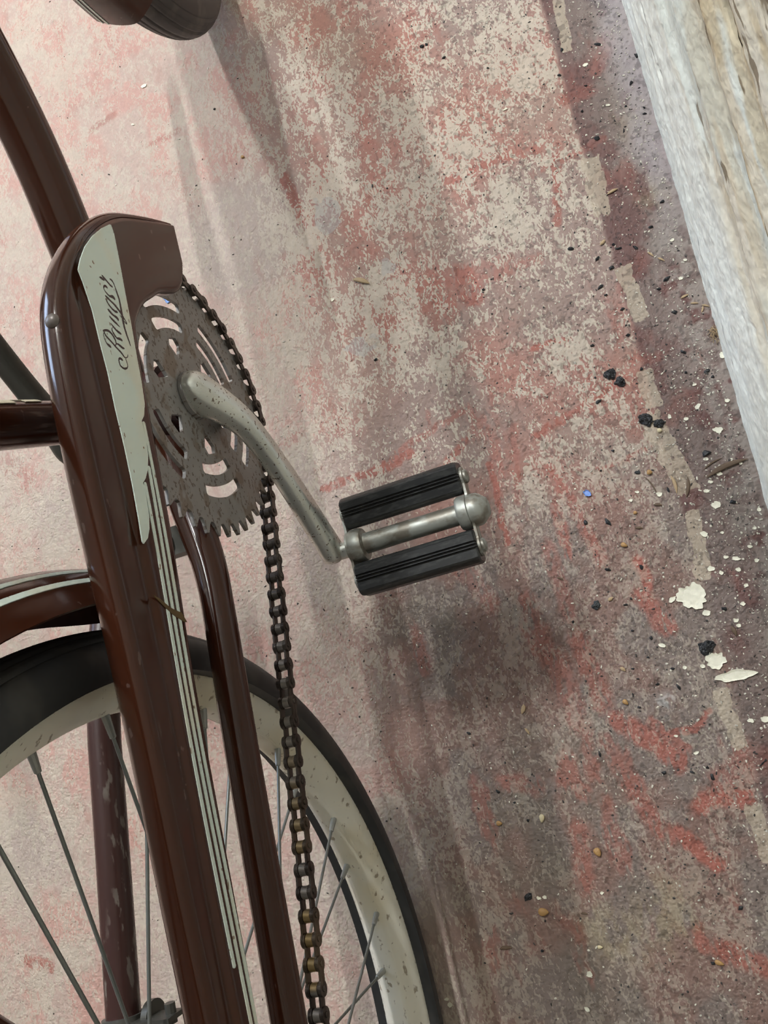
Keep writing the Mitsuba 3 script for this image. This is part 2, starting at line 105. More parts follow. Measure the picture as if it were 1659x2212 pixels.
('char', -0.2569, -0.2672, np.float64(0.0041), np.float64(0.0029), -1.8, 'small black charcoal chip left of the long narrow cream flake, second nearest such one'),
('char', -0.2478, -0.2823, np.float64(0.0041), np.float64(0.0025), -1.82, 'small black charcoal chip left of the long narrow cream flake, nearest such one'),
('char', -0.2496, -0.2536, np.float64(0.0029), np.float64(0.002), -1.8, 'tiny black charcoal chip left of the long narrow cream flake'),
('char', -0.3011, -0.2065, np.float64(0.0054), np.float64(0.0021), 3.03, 'sizeable black charcoal chip left of the long narrow cream flake, third nearest such one'),
('char', -0.3252, -0.2521, np.float64(0.005), np.float64(0.0033), -1.74, 'small black charcoal chip below the long narrow cream flake, second nearest such one'),
('char', -0.335, -0.2866, np.float64(0.0074), np.float64(0.0033), -3.11, 'sizeable black charcoal chip below the long narrow cream flake, second nearest such one'),
('char', -0.3288, -0.2728, np.float64(0.0058), np.float64(0.0021), -2.12, 'sizeable black charcoal chip below the long narrow cream flake, third nearest such one'),
('char', -0.3272, -0.2854, np.float64(0.0037), np.float64(0.0029), -1.12, 'small black charcoal chip below the long narrow cream flake, nearest such one'),
('char', -0.3323, -0.3243, np.float64(0.0091), np.float64(0.0021), -1.07, 'sizeable black charcoal chip below the long narrow cream flake, nearest such one'),
('char', -0.2407, -0.252, np.float64(0.0033), np.float64(0.002), -1.82, 'tiny black charcoal chip below the largest cream flake, second nearest such one'),
('char', -0.2345, -0.2665, np.float64(0.0029), np.float64(0.002), -1.8, 'tiny black charcoal chip below the largest cream flake, nearest such one'),
('char', -0.2627, -0.1016, np.float64(0.0047), np.float64(0.0025), -2.3, 'small black charcoal chip right of the lower rear tire, third nearest such one'),
('char', -0.3144, -0.114, np.float64(0.0051), np.float64(0.003), -2.28, 'small black charcoal chip right of the lower rear tire, second nearest such one'),
('char', -0.4007, -0.1172, np.float64(0.0104), np.float64(0.0048), -1.1, 'sizeable black charcoal chip right of the lower rear tire'),
('char', -0.4426, -0.1173, np.float64(0.004), np.float64(0.0026), -1.24, 'small black charcoal chip right of the lower rear tire, nearest such one'),
('char', -0.3016, -0.2067, np.float64(0.0046), np.float64(0.0025), -3.06, 'small black charcoal chip left of the long narrow cream flake, fifth nearest such one'),
('char', -0.431, -0.2775, np.float64(0.006), np.float64(0.0034), -1.37, 'sizeable black charcoal chip below the long narrow cream flake, fourth nearest such one'),
('char', -0.4669, -0.245, np.float64(0.0052), np.float64(0.003), -1.69, 'small black charcoal chip below the long narrow cream flake, third nearest such one'),
('char', 0.1022, -0.1014, np.float64(0.0047), np.float64(0.0037), -1.94, 'small black charcoal chip above the pedal'),
('char', 0.2841, -0.1425, np.float64(0.0046), np.float64(0.0026), 2.91, 'small black charcoal chip right of the front tire, second nearest such one'),
('char', 0.4112, -0.2298, np.float64(0.0061), np.float64(0.0039), -2.09, 'small black charcoal chip right of the front tire, nearest such one'),
('char', 0.4114, -0.2345, np.float64(0.0044), np.float64(0.0033), -2.08, 'tiny black charcoal chip right of the front tire, nearest such one'),
('char', 0.3871, -0.2476, np.float64(0.0054), np.float64(0.0033), -1.15, 'small black charcoal chip right of the front tire, third nearest such one'),
('char', 0.3528, -0.2853, np.float64(0.0032), np.float64(0.0026), -2.07, 'tiny black charcoal chip right of the front tire, second nearest such one'),
('char', 0.1303, -0.2211, np.float64(0.0037), np.float64(0.0032), -1.98, 'tiny black charcoal chip left of the split charcoal lump, second nearest such one'),
('char', 0.4609, 0.0117, np.float64(0.0036), np.float64(0.003), -2.07, 'tiny black charcoal chip below the front tire'),
('char', -0.3419, -0.1335, np.float64(0.0034), np.float64(0.0026), -1.75, 'tiny black charcoal chip right of the lower rear tire, nearest such one'),
('char', -0.3261, -0.1257, np.float64(0.0034), np.float64(0.0025), -1.75, 'tiny black charcoal chip right of the lower rear tire, second nearest such one'),
('flake', -0.1952, -0.314, np.float64(0.0221), np.float64(0.0205), -1.85, 'sizeable cream paint flake above the largest cream flake, nearest such one'),
('flake', -0.249, -0.3159, np.float64(0.0147), np.float64(0.0131), -1.8, 'sizeable cream paint flake left of the long narrow cream flake'),
('flake', -0.2635, -0.3267, np.float64(0.0303), np.float64(0.0082), -1.63, 'sizeable cream paint flake above the long narrow cream flake'),
('flake', -0.1938, -0.2984, np.float64(0.0066), np.float64(0.0037), -1.13, 'sizeable cream paint flake left of the largest cream flake'),
('flake', -0.2109, -0.3206, np.float64(0.0066), np.float64(0.0045), -1.84, 'sizeable cream paint flake below the largest cream flake, nearest such one'),
('flake', -0.251, -0.3052, np.float64(0.0037), np.float64(0.0033), -1.8, 'small cream paint flake left of the long narrow cream flake'),
('flake', -0.2489, -0.2916, np.float64(0.0033), np.float64(0.0029), -1.8, 'tiny cream paint flake left of the long narrow cream flake'),
('flake', -0.2277, -0.2798, np.float64(0.0057), np.float64(0.0033), -2.16, 'sizeable cream paint flake below the largest cream flake, second nearest such one'),
('flake', -0.1774, -0.3347, np.float64(0.0053), np.float64(0.0045), -1.83, 'sizeable cream paint flake above the largest cream flake, second nearest such one'),
('flake', -0.1827, -0.3411, np.float64(0.0033), np.float64(0.0033), -1.84, 'tiny cream paint flake right of the largest cream flake, nearest such one'),
('flake', -0.2993, -0.3269, np.float64(0.0045), np.float64(0.0033), -1.78, 'small cream paint flake below the long narrow cream flake, nearest such one'),
('flake', -0.3005, -0.3376, np.float64(0.0066), np.float64(0.0049), -1.79, 'sizeable cream paint flake below the long narrow cream flake'),
('flake', -0.2221, -0.3402, np.float64(0.0041), np.float64(0.0033), -1.84, 'small cream paint flake right of the largest cream flake, nearest such one'),
('flake', -0.1972, -0.3559, np.float64(0.0033), np.float64(0.0029), -1.84, 'tiny cream paint flake right of the largest cream flake, second nearest such one'),
('flake', -0.2265, -0.3409, np.float64(0.0037), np.float64(0.0029), -1.81, 'small cream paint flake above the long narrow cream flake'),
('flake', -0.2107, -0.3491, np.float64(0.0037), np.float64(0.0033), -1.84, 'small cream paint flake right of the largest cream flake, second nearest such one'),
('flake', -0.315, -0.2803, np.float64(0.0037), np.float64(0.0025), -1.26, 'small cream paint flake below the long narrow cream flake, second nearest such one'),
('flake', -0.1836, -0.3542, np.float64(0.0041), np.float64(0.0033), -1.84, 'small cream paint flake right of the largest cream flake, third nearest such one'),
('flake', -0.068, -0.3745, np.float64(0.0076), np.float64(0.0051), -2.12, 'sizeable cream paint flake above the long curved splinter'),
('flake', -0.1281, -0.3542, np.float64(0.007), np.float64(0.0062), -1.87, 'sizeable cream paint flake below the long curved splinter'),
('flake', -0.1486, -0.3381, np.float64(0.0062), np.float64(0.0041), -2.24, 'sizeable cream paint flake above the largest cream flake, third nearest such one'),
('flake', -0.1062, -0.3144, np.float64(0.005), np.float64(0.0037), -1.88, 'small cream paint flake right of the blue scrap on the floor, second nearest such one'),
('flake', -0.1147, -0.3505, np.float64(0.0042), np.float64(0.0033), -1.88, 'small cream paint flake below the long curved splinter, nearest such one'),
('flake', -0.1042, -0.2908, np.float64(0.0037), np.float64(0.0025), -1.87, 'small cream paint flake right of the blue scrap on the floor, nearest such one'),
('flake', -0.0989, -0.2979, np.float64(0.0033), np.float64(0.0025), -1.87, 'tiny cream paint flake right of the blue scrap on the floor'),
('flake', -0.0433, -0.3656, np.float64(0.0059), np.float64(0.0034), -0.95, 'sizeable cream paint flake right of the long two-part charcoal lump'),
('flake', -0.0506, -0.3537, np.float64(0.0038), np.float64(0.003), -1.9, 'small cream paint flake right of the long two-part charcoal lump, second nearest such one'),
('flake', -0.0442, -0.3418, np.float64(0.0042), np.float64(0.0025), 3.0, 'small cream paint flake right of the long two-part charcoal lump, nearest such one'),
('flake', -0.0462, -0.3888, np.float64(0.0043), np.float64(0.003), -1.91, 'small cream paint flake above the long curved splinter'),
('flake', -0.1746, -0.3552, np.float64(0.0062), np.float64(0.0033), -1.84, 'sizeable cream paint flake right of the largest cream flake'),
('flake', -0.1714, -0.3483, np.float64(0.0041), np.float64(0.0025), -1.84, 'small cream paint flake above the largest cream flake'),
('flake', -0.0071, -0.397, np.float64(0.0056), np.float64(0.0043), -2.99, 'sizeable cream paint flake below the straw tuft'),
('flake', 0.1082, -0.3906, np.float64(0.0036), np.float64(0.0027), -1.99, 'tiny cream paint flake above the straw tuft, fourth nearest such one'),
('flake', 0.2591, -0.3779, np.float64(0.0045), np.float64(0.002), -2.07, 'small cream paint flake above the straw tuft, nearest such one'),
('flake', 0.309, -0.3709, np.float64(0.0046), np.float64(0.0036), -2.06, 'small cream paint flake above the straw tuft, second nearest such one'),
('flake', -0.1083, -0.3559, np.float64(0.0037), np.float64(0.0025), -1.88, 'small cream paint flake left of the long curved splinter, second nearest such one'),
('flake', -0.0888, -0.3582, np.float64(0.0042), np.float64(0.0025), -1.88, 'small cream paint flake left of the long curved splinter, third nearest such one'),
('flake', -0.1035, -0.3641, np.float64(0.005), np.float64(0.0038), -2.28, 'small cream paint flake left of the long curved splinter, nearest such one'),
('flake', 0.1815, -0.0721, np.float64(0.0039), np.float64(0.0034), -1.97, 'tiny cream paint flake right of the chainring'),
('flake', 0.3013, -0.2895, np.float64(0.0041), np.float64(0.002), -1.45, 'tiny cream paint flake above the split charcoal lump'),
('flake', 0.4956, 0.1185, np.float64(0.0044), np.float64(0.0025), -2.57, 'tiny cream paint flake below the front tire'),
('flake', 0.5379, 0.0946, np.float64(0.0077), np.float64(0.0045), -1.73, 'small cream paint flake below the front tire'),
('flake', -0.4639, -0.1507, np.float64(0.0048), np.float64(0.004), -1.68, 'small cream paint flake right of the lower rear tire, second nearest such one'),
('flake', -0.4888, -0.1416, np.float64(0.0045), np.float64(0.0027), -2.82, 'small cream paint flake right of the lower rear tire, third nearest such one'),
('flake', -0.4027, -0.1258, np.float64(0.0035), np.float64(0.0026), -1.7, 'tiny cream paint flake right of the lower rear tire, second nearest such one'),
('flake', -0.4027, -0.1309, np.float64(0.0035), np.float64(0.0026), -1.7, 'tiny cream paint flake right of the lower rear tire, third nearest such one'),
('flake', -0.474, -0.0284, np.float64(0.0041), np.float64(0.0037), -1.67, 'small cream paint flake right of the lower rear tire, nearest such one'),
('flake', -0.4695, -0.0267, np.float64(0.0037), np.float64(0.0023), -1.7, 'tiny cream paint flake right of the lower rear tire, nearest such one'),
('flake', -0.4061, -0.1777, np.float64(0.003), np.float64(0.0021), -1.71, 'tiny cream paint flake right of the lower rear tire, fourth nearest such one'),
('flake', -0.2993, -0.2692, np.float64(0.0029), np.float64(0.0021), -1.77, 'tiny cream paint flake below the long narrow cream flake'),
('flake', -0.1802, -0.3695, np.float64(0.0037), np.float64(0.0029), -1.84, 'small cream paint flake right of the largest cream flake, fourth nearest such one'),
('flake', -0.1681, -0.3681, np.float64(0.0033), np.float64(0.0029), -1.84, 'tiny cream paint flake right of the largest cream flake, third nearest such one'),
('flake', -0.1005, -0.3823, np.float64(0.0029), np.float64(0.0021), -1.89, 'tiny cream paint flake right of the long curved splinter'),
('flake', -0.1413, -0.3838, np.float64(0.0037), np.float64(0.0029), -1.87, 'small cream paint flake below the long curved splinter, second nearest such one'),
('flake', -0.1547, -0.3759, np.float64(0.0033), np.float64(0.0025), -1.87, 'tiny cream paint flake below the long curved splinter, second nearest such one'),
('flake', -0.1514, -0.3516, np.float64(0.0029), np.float64(0.0021), -1.86, 'tiny cream paint flake below the long curved splinter, nearest such one'),
('flake', -0.0242, -0.3688, np.float64(0.0034), np.float64(0.0021), -1.94, 'tiny cream paint flake below the straw tuft'),
('flake', 0.0763, -0.4174, np.float64(0.0036), np.float64(0.0023), -1.99, 'tiny cream paint flake above the straw tuft, second nearest such one'),
('flake', 0.0861, -0.395, np.float64(0.0032), np.float64(0.0023), -1.98, 'tiny cream paint flake above the straw tuft, third nearest such one'),
('flake', 0.0713, -0.3865, np.float64(0.0036), np.float64(0.0027), -1.98, 'tiny cream paint flake above the straw tuft, nearest such one'),
('splinter', 0.1877, -0.1065, np.float64(0.0195), np.float64(0.0049), -2.14, 'sizeable wood splinter right of the chainring'),
('splinter', 0.1302, -0.3354, np.float64(0.0064), np.float64(0.0032), -1.0, 'sizeable wood splinter above the split charcoal lump'),
('splinter', 0.1028, -0.37, np.float64(0.0073), np.float64(0.0018), -2.52, 'sizeable wood splinter above the straw tuft, sixth nearest such one'),
('splinter', 0.0946, -0.3769, np.float64(0.0072), np.float64(0.0018), -2.36, 'sizeable wood splinter above the straw tuft, fifth nearest such one'),
('splinter', 0.1744, -0.3573, np.float64(0.0104), np.float64(0.0028), -1.39, 'sizeable wood splinter above the straw tuft, seventh nearest such one'),
('splinter', 0.0542, -0.3848, np.float64(0.0071), np.float64(0.0022), -1.36, 'sizeable wood splinter above the straw tuft, fourth nearest such one'),
('splinter', 0.0452, -0.3903, np.float64(0.0066), np.float64(0.0018), -1.88, 'sizeable wood splinter above the straw tuft, third nearest such one'),
('splinter', 0.0397, -0.3979, np.float64(0.0062), np.float64(0.0018), -2.14, 'sizeable wood splinter above the straw tuft, second nearest such one'),
('splinter', 0.0376, -0.3945, np.float64(0.0062), np.float64(0.0018), 2.69, 'sizeable wood splinter above the straw tuft, nearest such one'),
('splinter', -0.1009, -0.3712, np.float64(0.0351), np.float64(0.0046), -1.37, 'sizeable wood splinter above the long curved splinter'),
('splinter', -0.1146, -0.3107, np.float64(0.007), np.float64(0.0025), -1.88, 'sizeable wood splinter right of the blue scrap on the floor, second nearest such one'),
('splinter', -0.0965, -0.3103, np.float64(0.0183), np.float64(0.0012), -2.78, 'sizeable wood splinter below the long two-part charcoal lump'),
('splinter', -0.1018, -0.3281, np.float64(0.0158), np.float64(0.0029), -3.09, 'sizeable wood splinter left of the long curved splinter, third nearest such one'),
('splinter', -0.1072, -0.3371, np.float64(0.0175), np.float64(0.0029), 2.83, 'sizeable wood splinter left of the long curved splinter, second nearest such one'),
('splinter', -0.2298, -0.336, np.float64(0.009), np.float64(0.0033), -2.94, 'sizeable wood splinter above the long narrow cream flake'),
('splinter', -0.2526, -0.1538, np.float64(0.0084), np.float64(0.0038), 2.7, 'sizeable wood splinter left of the largest cream flake'),
('splinter', -0.2713, -0.1523, np.float64(0.0067), np.float64(0.0021), -2.67, 'sizeable wood splinter right of the lower rear tire, third nearest such one'),
('splinter', -0.4366, -0.088, np.float64(0.0106), np.float64(0.0031), -1.55, 'sizeable wood splinter right of the lower rear tire, nearest such one'),
('splinter', -0.2392, -0.244, np.float64(0.0053), np.float64(0.0029), -2.36, 'sizeable wood splinter below the largest cream flake'),
('splinter', -0.1808, -0.2511, np.float64(0.0049), np.float64(0.0029), -1.14, 'small wood splinter left of the largest cream flake'),
('splinter', -0.1291, -0.2904, np.float64(0.0058), np.float64(0.0025), -1.84, 'sizeable wood splinter right of the blue scrap on the floor, nearest such one'),
('splinter', -0.0939, -0.3623, np.float64(0.0167), np.float64(0.0017), -1.23, 'sizeable wood splinter left of the long curved splinter, nearest such one'),
('splinter', -0.1531, -0.2152, np.float64(0.0066), np.float64(0.0017), -2.19, 'sizeable wood splinter below the blue scrap on the floor'),
('splinter', -0.4194, -0.1594, np.float64(0.006), np.float64(0.0017), -1.71, 'sizeable wood splinter right of the lower rear tire, second nearest such one'),
('seed', -0.0858, -0.3124, np.float64(0.0046), np.float64(0.0042), -1.9, 'small ochre or brown seed below the long two-part charcoal lump, second nearest such one'),
('seed', -0.1397, -0.2747, np.float64(0.0058), np.float64(0.0037), -2.22, 'sizeable ochre or brown seed below the blue scrap on the floor'),
('seed', -0.3421, -0.1456, np.float64(0.0068), np.float64(0.0042), 2.84, 'sizeable ochre or brown seed right of the lower rear tire, second nearest such one'),
('seed', -0.4133, -0.1271, np.float64(0.0087), np.float64(0.0061), -1.7, 'sizeable ochre or brown seed right of the lower rear tire, nearest such one'),
('seed', -0.3752, -0.1833, np.float64(0.0072), np.float64(0.0055), -2.84, 'sizeable ochre or brown seed right of the lower rear tire, third nearest such one'),
('seed', -0.4669, -0.2505, np.float64(0.0069), np.float64(0.0035), -2.05, 'sizeable ochre or brown seed below the long narrow cream flake'),
('seed', -0.3399, -0.1087, np.float64(0.0051), np.float64(0.0039), -1.75, 'small ochre or brown seed right of the lower rear tire, nearest such one'),
('seed', 0.3856, -0.0094, np.float64(0.0045), np.float64(0.0034), -2.04, 'tiny ochre or brown seed below the front tire'),
('seed', -0.4452, -0.1648, np.float64(0.0043), np.float64(0.0026), -1.71, 'small ochre or brown seed right of the lower rear tire, second nearest such one'),
('seed', -0.0533, -0.3308, np.float64(0.0042), np.float64(0.0038), -1.89, 'small ochre or brown seed below the long two-part charcoal lump, nearest such one'),
('seed', -0.2654, -0.2386, np.float64(0.0053), np.float64(0.0037), -2.54, 'sizeable ochre or brown seed left of the long narrow cream flake'),
('seed', -0.1157, -0.2913, np.float64(0.0033), np.float64(0.0029), -1.87, 'tiny ochre or brown seed right of the blue scrap on the floor'),
('straw', 0.0128, -0.3975, np.float64(0.0148), np.float64(0.0113), -3.0, ''),
('blue', -0.0875, -0.2579, np.float64(0.0071), np.float64(0.005), -2.43, ''),
('blue', 0.2607, 0.1137, np.float64(0.0132), np.float64(0.0099), -2.52, '')]

# ---------------------------------------------------------------- helpers
def tag(key, label=None, category=None, group=None, kind=None):
    labels[key] = {k: v for k, v in dict(label=label, category=category, group=group, kind=kind).items() if v}

def put(key, mesh, bsdf, smooth=False, **more):
    scene[key] = mikit.ply(mesh, bsdf, smooth=smooth, **more)
    return scene[key]

def again(key, shape, to_world):
    scene[key] = {**shape, 'to_world': to_world}

COUNT = {}
def num(key):
    """The next free key: rear_wheel__spoke, rear_wheel__spoke_001, ..."""
    n = COUNT.get(key, 0)
    COUNT[key] = n + 1
    return key if n == 0 else f'{key}_{n:03d}'

def cat(*ms):
    return trimesh.util.concatenate([x for x in ms if x is not None])

def spline(points, n):
    p = np.array(points, float)
    t = np.concatenate([[0], np.cumsum(np.linalg.norm(np.diff(p[:, :3], axis=0), axis=1))])
    return CubicSpline(t, p)(np.linspace(0, t[-1], n))

def sweep(path, ra, rb=None, ref=(0, 1, 0), n=20, round_ends=False, closed=False, square=1.0):
    """A tube along path; ra across ref's projection, rb along the other cross axis."""
    p = np.array(path, float)
    ra = np.broadcast_to(np.asarray(ra, float), (len(p),)).copy()
    rb = ra.copy() if rb is None else np.broadcast_to(np.asarray(rb, float), (len(p),)).copy()
    t = np.gradient(p, axis=0)
    if closed:
        t = np.roll(p, -1, 0) - np.roll(p, 1, 0)
    t /= np.linalg.norm(t, axis=1)[:, None]
    if round_ends:
        k = 4
        for end, sgn in ((0, -1), (-1, 1)):
            q, d, a, b = p[end], t[end], ra[end], rb[end]
            r = min(a, b)
            ph = (np.arange(1, k + 1) / k) * np.pi / 2 * 0.96
            newp = q + sgn * d * (r * np.sin(ph))[:, None]
            na, nb = a * np.cos(ph), b * np.cos(ph)
            if end == 0:
                p, t = np.vstack([newp[::-1], p]), np.vstack([np.repeat(d[None], k, 0), t])
                ra, rb = np.concatenate([na[::-1], ra]), np.concatenate([nb[::-1], rb])
            else:
                p, t = np.vstack([p, newp]), np.vstack([t, np.repeat(d[None], k, 0)])
                ra, rb = np.concatenate([ra, na]), np.concatenate([rb, nb])
    ref = np.asarray(ref, float)
    u = ref - t * (t @ ref)[:, None]
    u /= np.linalg.norm(u, axis=1)[:, None]
    w = np.cross(t, u)
    a = np.arange(n) * 2 * np.pi / n
    rings = p[:, None] + u[:, None] * ((np.sign(np.cos(a)) * abs(np.cos(a)) ** square)[None, :, None] * ra[:, None, None]) + w[:, None] * ((np.sign(np.sin(a)) * abs(np.sin(a)) ** square)[None, :, None] * rb[:, None, None])
    return skin(rings, closed)

def skin(rings, closed=False, caps=True):
    """Quads between successive closed rings (m, n, 3), with fan caps."""
    mm, n = rings.shape[:2]
    v = rings.reshape(-1, 3)
    f = []
    j = np.arange(n)
    for i in range(mm if closed else mm - 1):
        a, b = i * n + j, i * n + (j + 1) % n
        c, d = ((i + 1) % mm) * n + (j + 1) % n, ((i + 1) % mm) * n + j
        f += [np.stack([a, b, c], 1), np.stack([a, c, d], 1)]
    if not closed and caps:
        v = np.vstack([v, rings[0].mean(0), rings[-1].mean(0)])
        f += [np.stack([(j + 1) % n, j, 0 * j + mm * n], 1), np.stack([(mm - 1) * n + j, (mm - 1) * n + (j + 1) % n, 0 * j + mm * n + 1], 1)]
    return trimesh.Trimesh(v, np.vstack(f), process=False)

def ring_y(profile, centre, n=160, a0=0.0, a1=None, caps=True):
    """Revolves the closed (r, y) profile about the axis through centre along y; a1 given = an arc."""
    pr = np.array(profile, float)
    full = a1 is None
    a = np.linspace(0, 2 * np.pi, n, endpoint=False) if full else np.linspace(a0, a1, n)
    rings = np.stack([centre[0] + np.cos(a)[:, None] * pr[:, 0], centre[1] + 0 * a[:, None] + pr[:, 1], centre[2] + np.sin(a)[:, None] * pr[:, 0]], -1)
    mesh = skin(rings, full, caps)
    if mesh.volume < 0:
        mesh.invert()
    return mesh

def cyl(a, b, r, n=20, r2=None):
    a, b = np.array(a, float), np.array(b, float)
    d = b - a
    ref = (0, 0, 1) if abs(d[2]) < 0.9 * np.linalg.norm(d) else (1, 0, 0)
    return sweep([a, b], [r, r if r2 is None else r2], ref=ref, n=n)

def lathe(profile, a, d, n=28):
    """(s, r) profile along the axis from a in direction d."""
    d = np.array(d, float) / np.linalg.norm(d)
    pr = np.array(profile, float)
    ref = np.array([0, 0, 1.0]) if abs(d[2]) < 0.9 else np.array([1.0, 0, 0])
    u = ref - d * (d @ ref)
    u /= np.linalg.norm(u)
    w = np.cross(d, u)
    t = np.arange(n) * 2 * np.pi / n
    c = np.array(a, float) + pr[:, :1] * d
    rings = c[:, None] + pr[:, 1][:, None, None] * (np.cos(t)[None, :, None] * u + np.sin(t)[None, :, None] * w)
    return skin(rings)

def plate(poly, y0, y1):
    """A shapely outline in the x-z plane, extruded from y0 to y1 (metres)."""
    out = []
    for g in getattr(poly, 'geoms', [poly]):
        if g.area < 1e-10:
            continue
        e = trimesh.creation.extrude_polygon(g, abs(y1 - y0), engine='earcut')
        v = np.array(e.vertices)
        e.vertices = np.stack([v[:, 0], max(y0, y1) - v[:, 2], v[:, 1]], 1)
        out.append(e)
    return cat(*out)

def sheet(grid, t):
    """A grid of points (m, n, 3) thickened by t to the other side of its normals."""
    mm, n = grid.shape[:2]
    du, dv = np.gradient(grid, axis=0), np.gradient(grid, axis=1)
    nr = np.cross(du, dv)
    nr /= np.maximum(np.linalg.norm(nr, axis=2, keepdims=True), 1e-12)
    v = np.vstack([grid.reshape(-1, 3), (grid - nr * t).reshape(-1, 3)])
    i, j = np.meshgrid(np.arange(mm - 1), np.arange(n - 1), indexing='ij')
    a, b, c, d = (i * n + j).ravel(), ((i + 1) * n + j).ravel(), ((i + 1) * n + j + 1).ravel(), (i * n + j + 1).ravel()
    k = mm * n
    f = [np.stack([a, b, c], 1), np.stack([a, c, d], 1), np.stack([a, c, b], 1) + k, np.stack([a, d, c], 1) + k]
    edge = np.concatenate([np.arange(mm) * n, (mm - 1) * n + np.arange(1, n), (np.arange(mm - 1)[::-1]) * n + n - 1, np.arange(1, n - 1)[::-1]])
    e2 = np.roll(edge, -1)
    f += [np.stack([edge, edge + k, e2 + k], 1), np.stack([edge, e2 + k, e2], 1)]
    m_ = trimesh.Trimesh(v, np.vstack(f), process=False)
    if t < 0:
        m_.invert()
    return m_

def sub(mesh, times=1):
    for _ in range(times):
        mesh = mesh.subdivide()
    return mesh

def shard(size, width, height, seed, n=9):
    """An irregular flattened lump: the convex hull of scattered points, sitting on z = 0."""
    r = np.random.default_rng(seed)
    a = np.sort(r.random(n) * 2 * np.pi)
    q = r.uniform(0.62, 1.0, n)
    low = np.stack([np.cos(a) * q * size / 2, np.sin(a) * q * width / 2, 0 * a], 1)
    b = r.random(5) * 2 * np.pi
    top = np.stack([np.cos(b) * 0.3 * size * r.random(5), np.sin(b) * 0.3 * width * r.random(5), height * r.uniform(0.6, 1, 5)], 1)
    return trimesh.convex.convex_hull(np.vstack([low, low * [1.04, 1.04, 1] + [0, 0, height * 0.3], top]))

def ragged(size, width, seed, thick=0.0006, n=46, rough=0.28, curl=0.0):
    """A flake with a ragged outline, slightly cupped."""
    r = np.random.default_rng(seed)
    a = np.arange(n) * 2 * np.pi / n
    q = 1 + sum(r.normal() * rough / (k ** 0.8) * 0.5 * np.cos(k * a + r.random() * 6.3) for k in range(2, 14))
    q = np.clip(q, 0.45, 1.35)
    v2 = np.stack([np.cos(a) * q * size / 2, np.sin(a) * q * width / 2], 1)
    rings = []
    for s in (1.0, 0.75, 0.45, 0.15):
        rings.append(np.stack([np.cos(a) * size / 2, np.sin(a) * width / 2], 1) * (s * (1 + (q - 1) * s ** 3))[:, None])
    p = np.array(rings)
    d2 = np.array([1.0, 0.56, 0.2, 0.02])[:, None] + np.zeros(p.shape[:2])
    z = curl * d2 + meshkit.fbm(np.dstack([p / 0.004, np.full(p.shape[:2], seed * 1.7)]), 2) * thick * 0.9
    top = np.dstack([p, z + thick])
    bot = np.dstack([p[:1], z[:1]])
    m_ = skin(np.vstack([bot, top]))
    if m_.volume < 0:
        m_.invert()
    m_.apply_translation([0, 0, -m_.vertices[:, 2].min()])
    return m_

# ---------------------------------------------------------------- materials
def rgb(*c):
    return {'type': 'rgb', 'value': list(c)}

def solid(key, base, rough=0.5, metallic=0.0, **more):
    base = base if isinstance(base, dict) else rgb(*base)
    rough = rough if isinstance(rough, dict) else float(rough)
    scene[key] = {'type': 'twosided', 'b': {'type': 'principled', 'base_color': base, 'roughness': rough, 'metallic': metallic, **more}}

def near_segments(x, y, segs):
    """Signed cover of strokes: max over polylines of strength * falloff."""
    out = mi.Float(0)
    for pts, r, s in segs:
        d2 = mi.Float(1e3)
        for (ax, ay), (bx, by) in zip(pts[:-1], pts[1:]):
            dx, dy = bx - ax, by - ay
            t = dr.clip(((x - ax) * dx + (y - ay) * dy) / (dx * dx + dy * dy), 0, 1)
            d2 = dr.minimum(d2, dr.square(x - ax - t * dx) + dr.square(y - ay - t * dy))
        out = dr.maximum(out, s * (1 - smoothstep(0.55 * r, 1.6 * r, dr.sqrt(d2))))
    return out

def straight_strips(x, y, segs):
    """Cover of the pale strips: square-ended bands along their polylines."""
    out = mi.Float(0)
    for pts, r in segs:
        for (ax, ay), (bx, by) in zip(pts[:-1], pts[1:]):
            dx, dy = bx - ax, by - ay
            l = math.hypot(dx, dy)
            t = ((x - ax) * dx + (y - ay) * dy) / l
            d = abs(((x - ax) * dy - (y - ay) * dx) / l)
            out = dr.maximum(out, (1 - smoothstep(0.6 * r, 1.15 * r, d)) * smoothstep(-0.5 * r, 0.3 * r, t) * (1 - smoothstep(l - 0.3 * r, l + 0.5 * r, t)))
    return out

def blobs(x, y, kind):
    out = mi.Float(0)
    for (bx, by), r, k in BLOBS:
        if k == kind:
            out = dr.maximum(out, 1 - smoothstep(0.25 * r, 1.25 * r, dr.sqrt(dr.square(x - bx) + dr.square(y - by))))
    return out

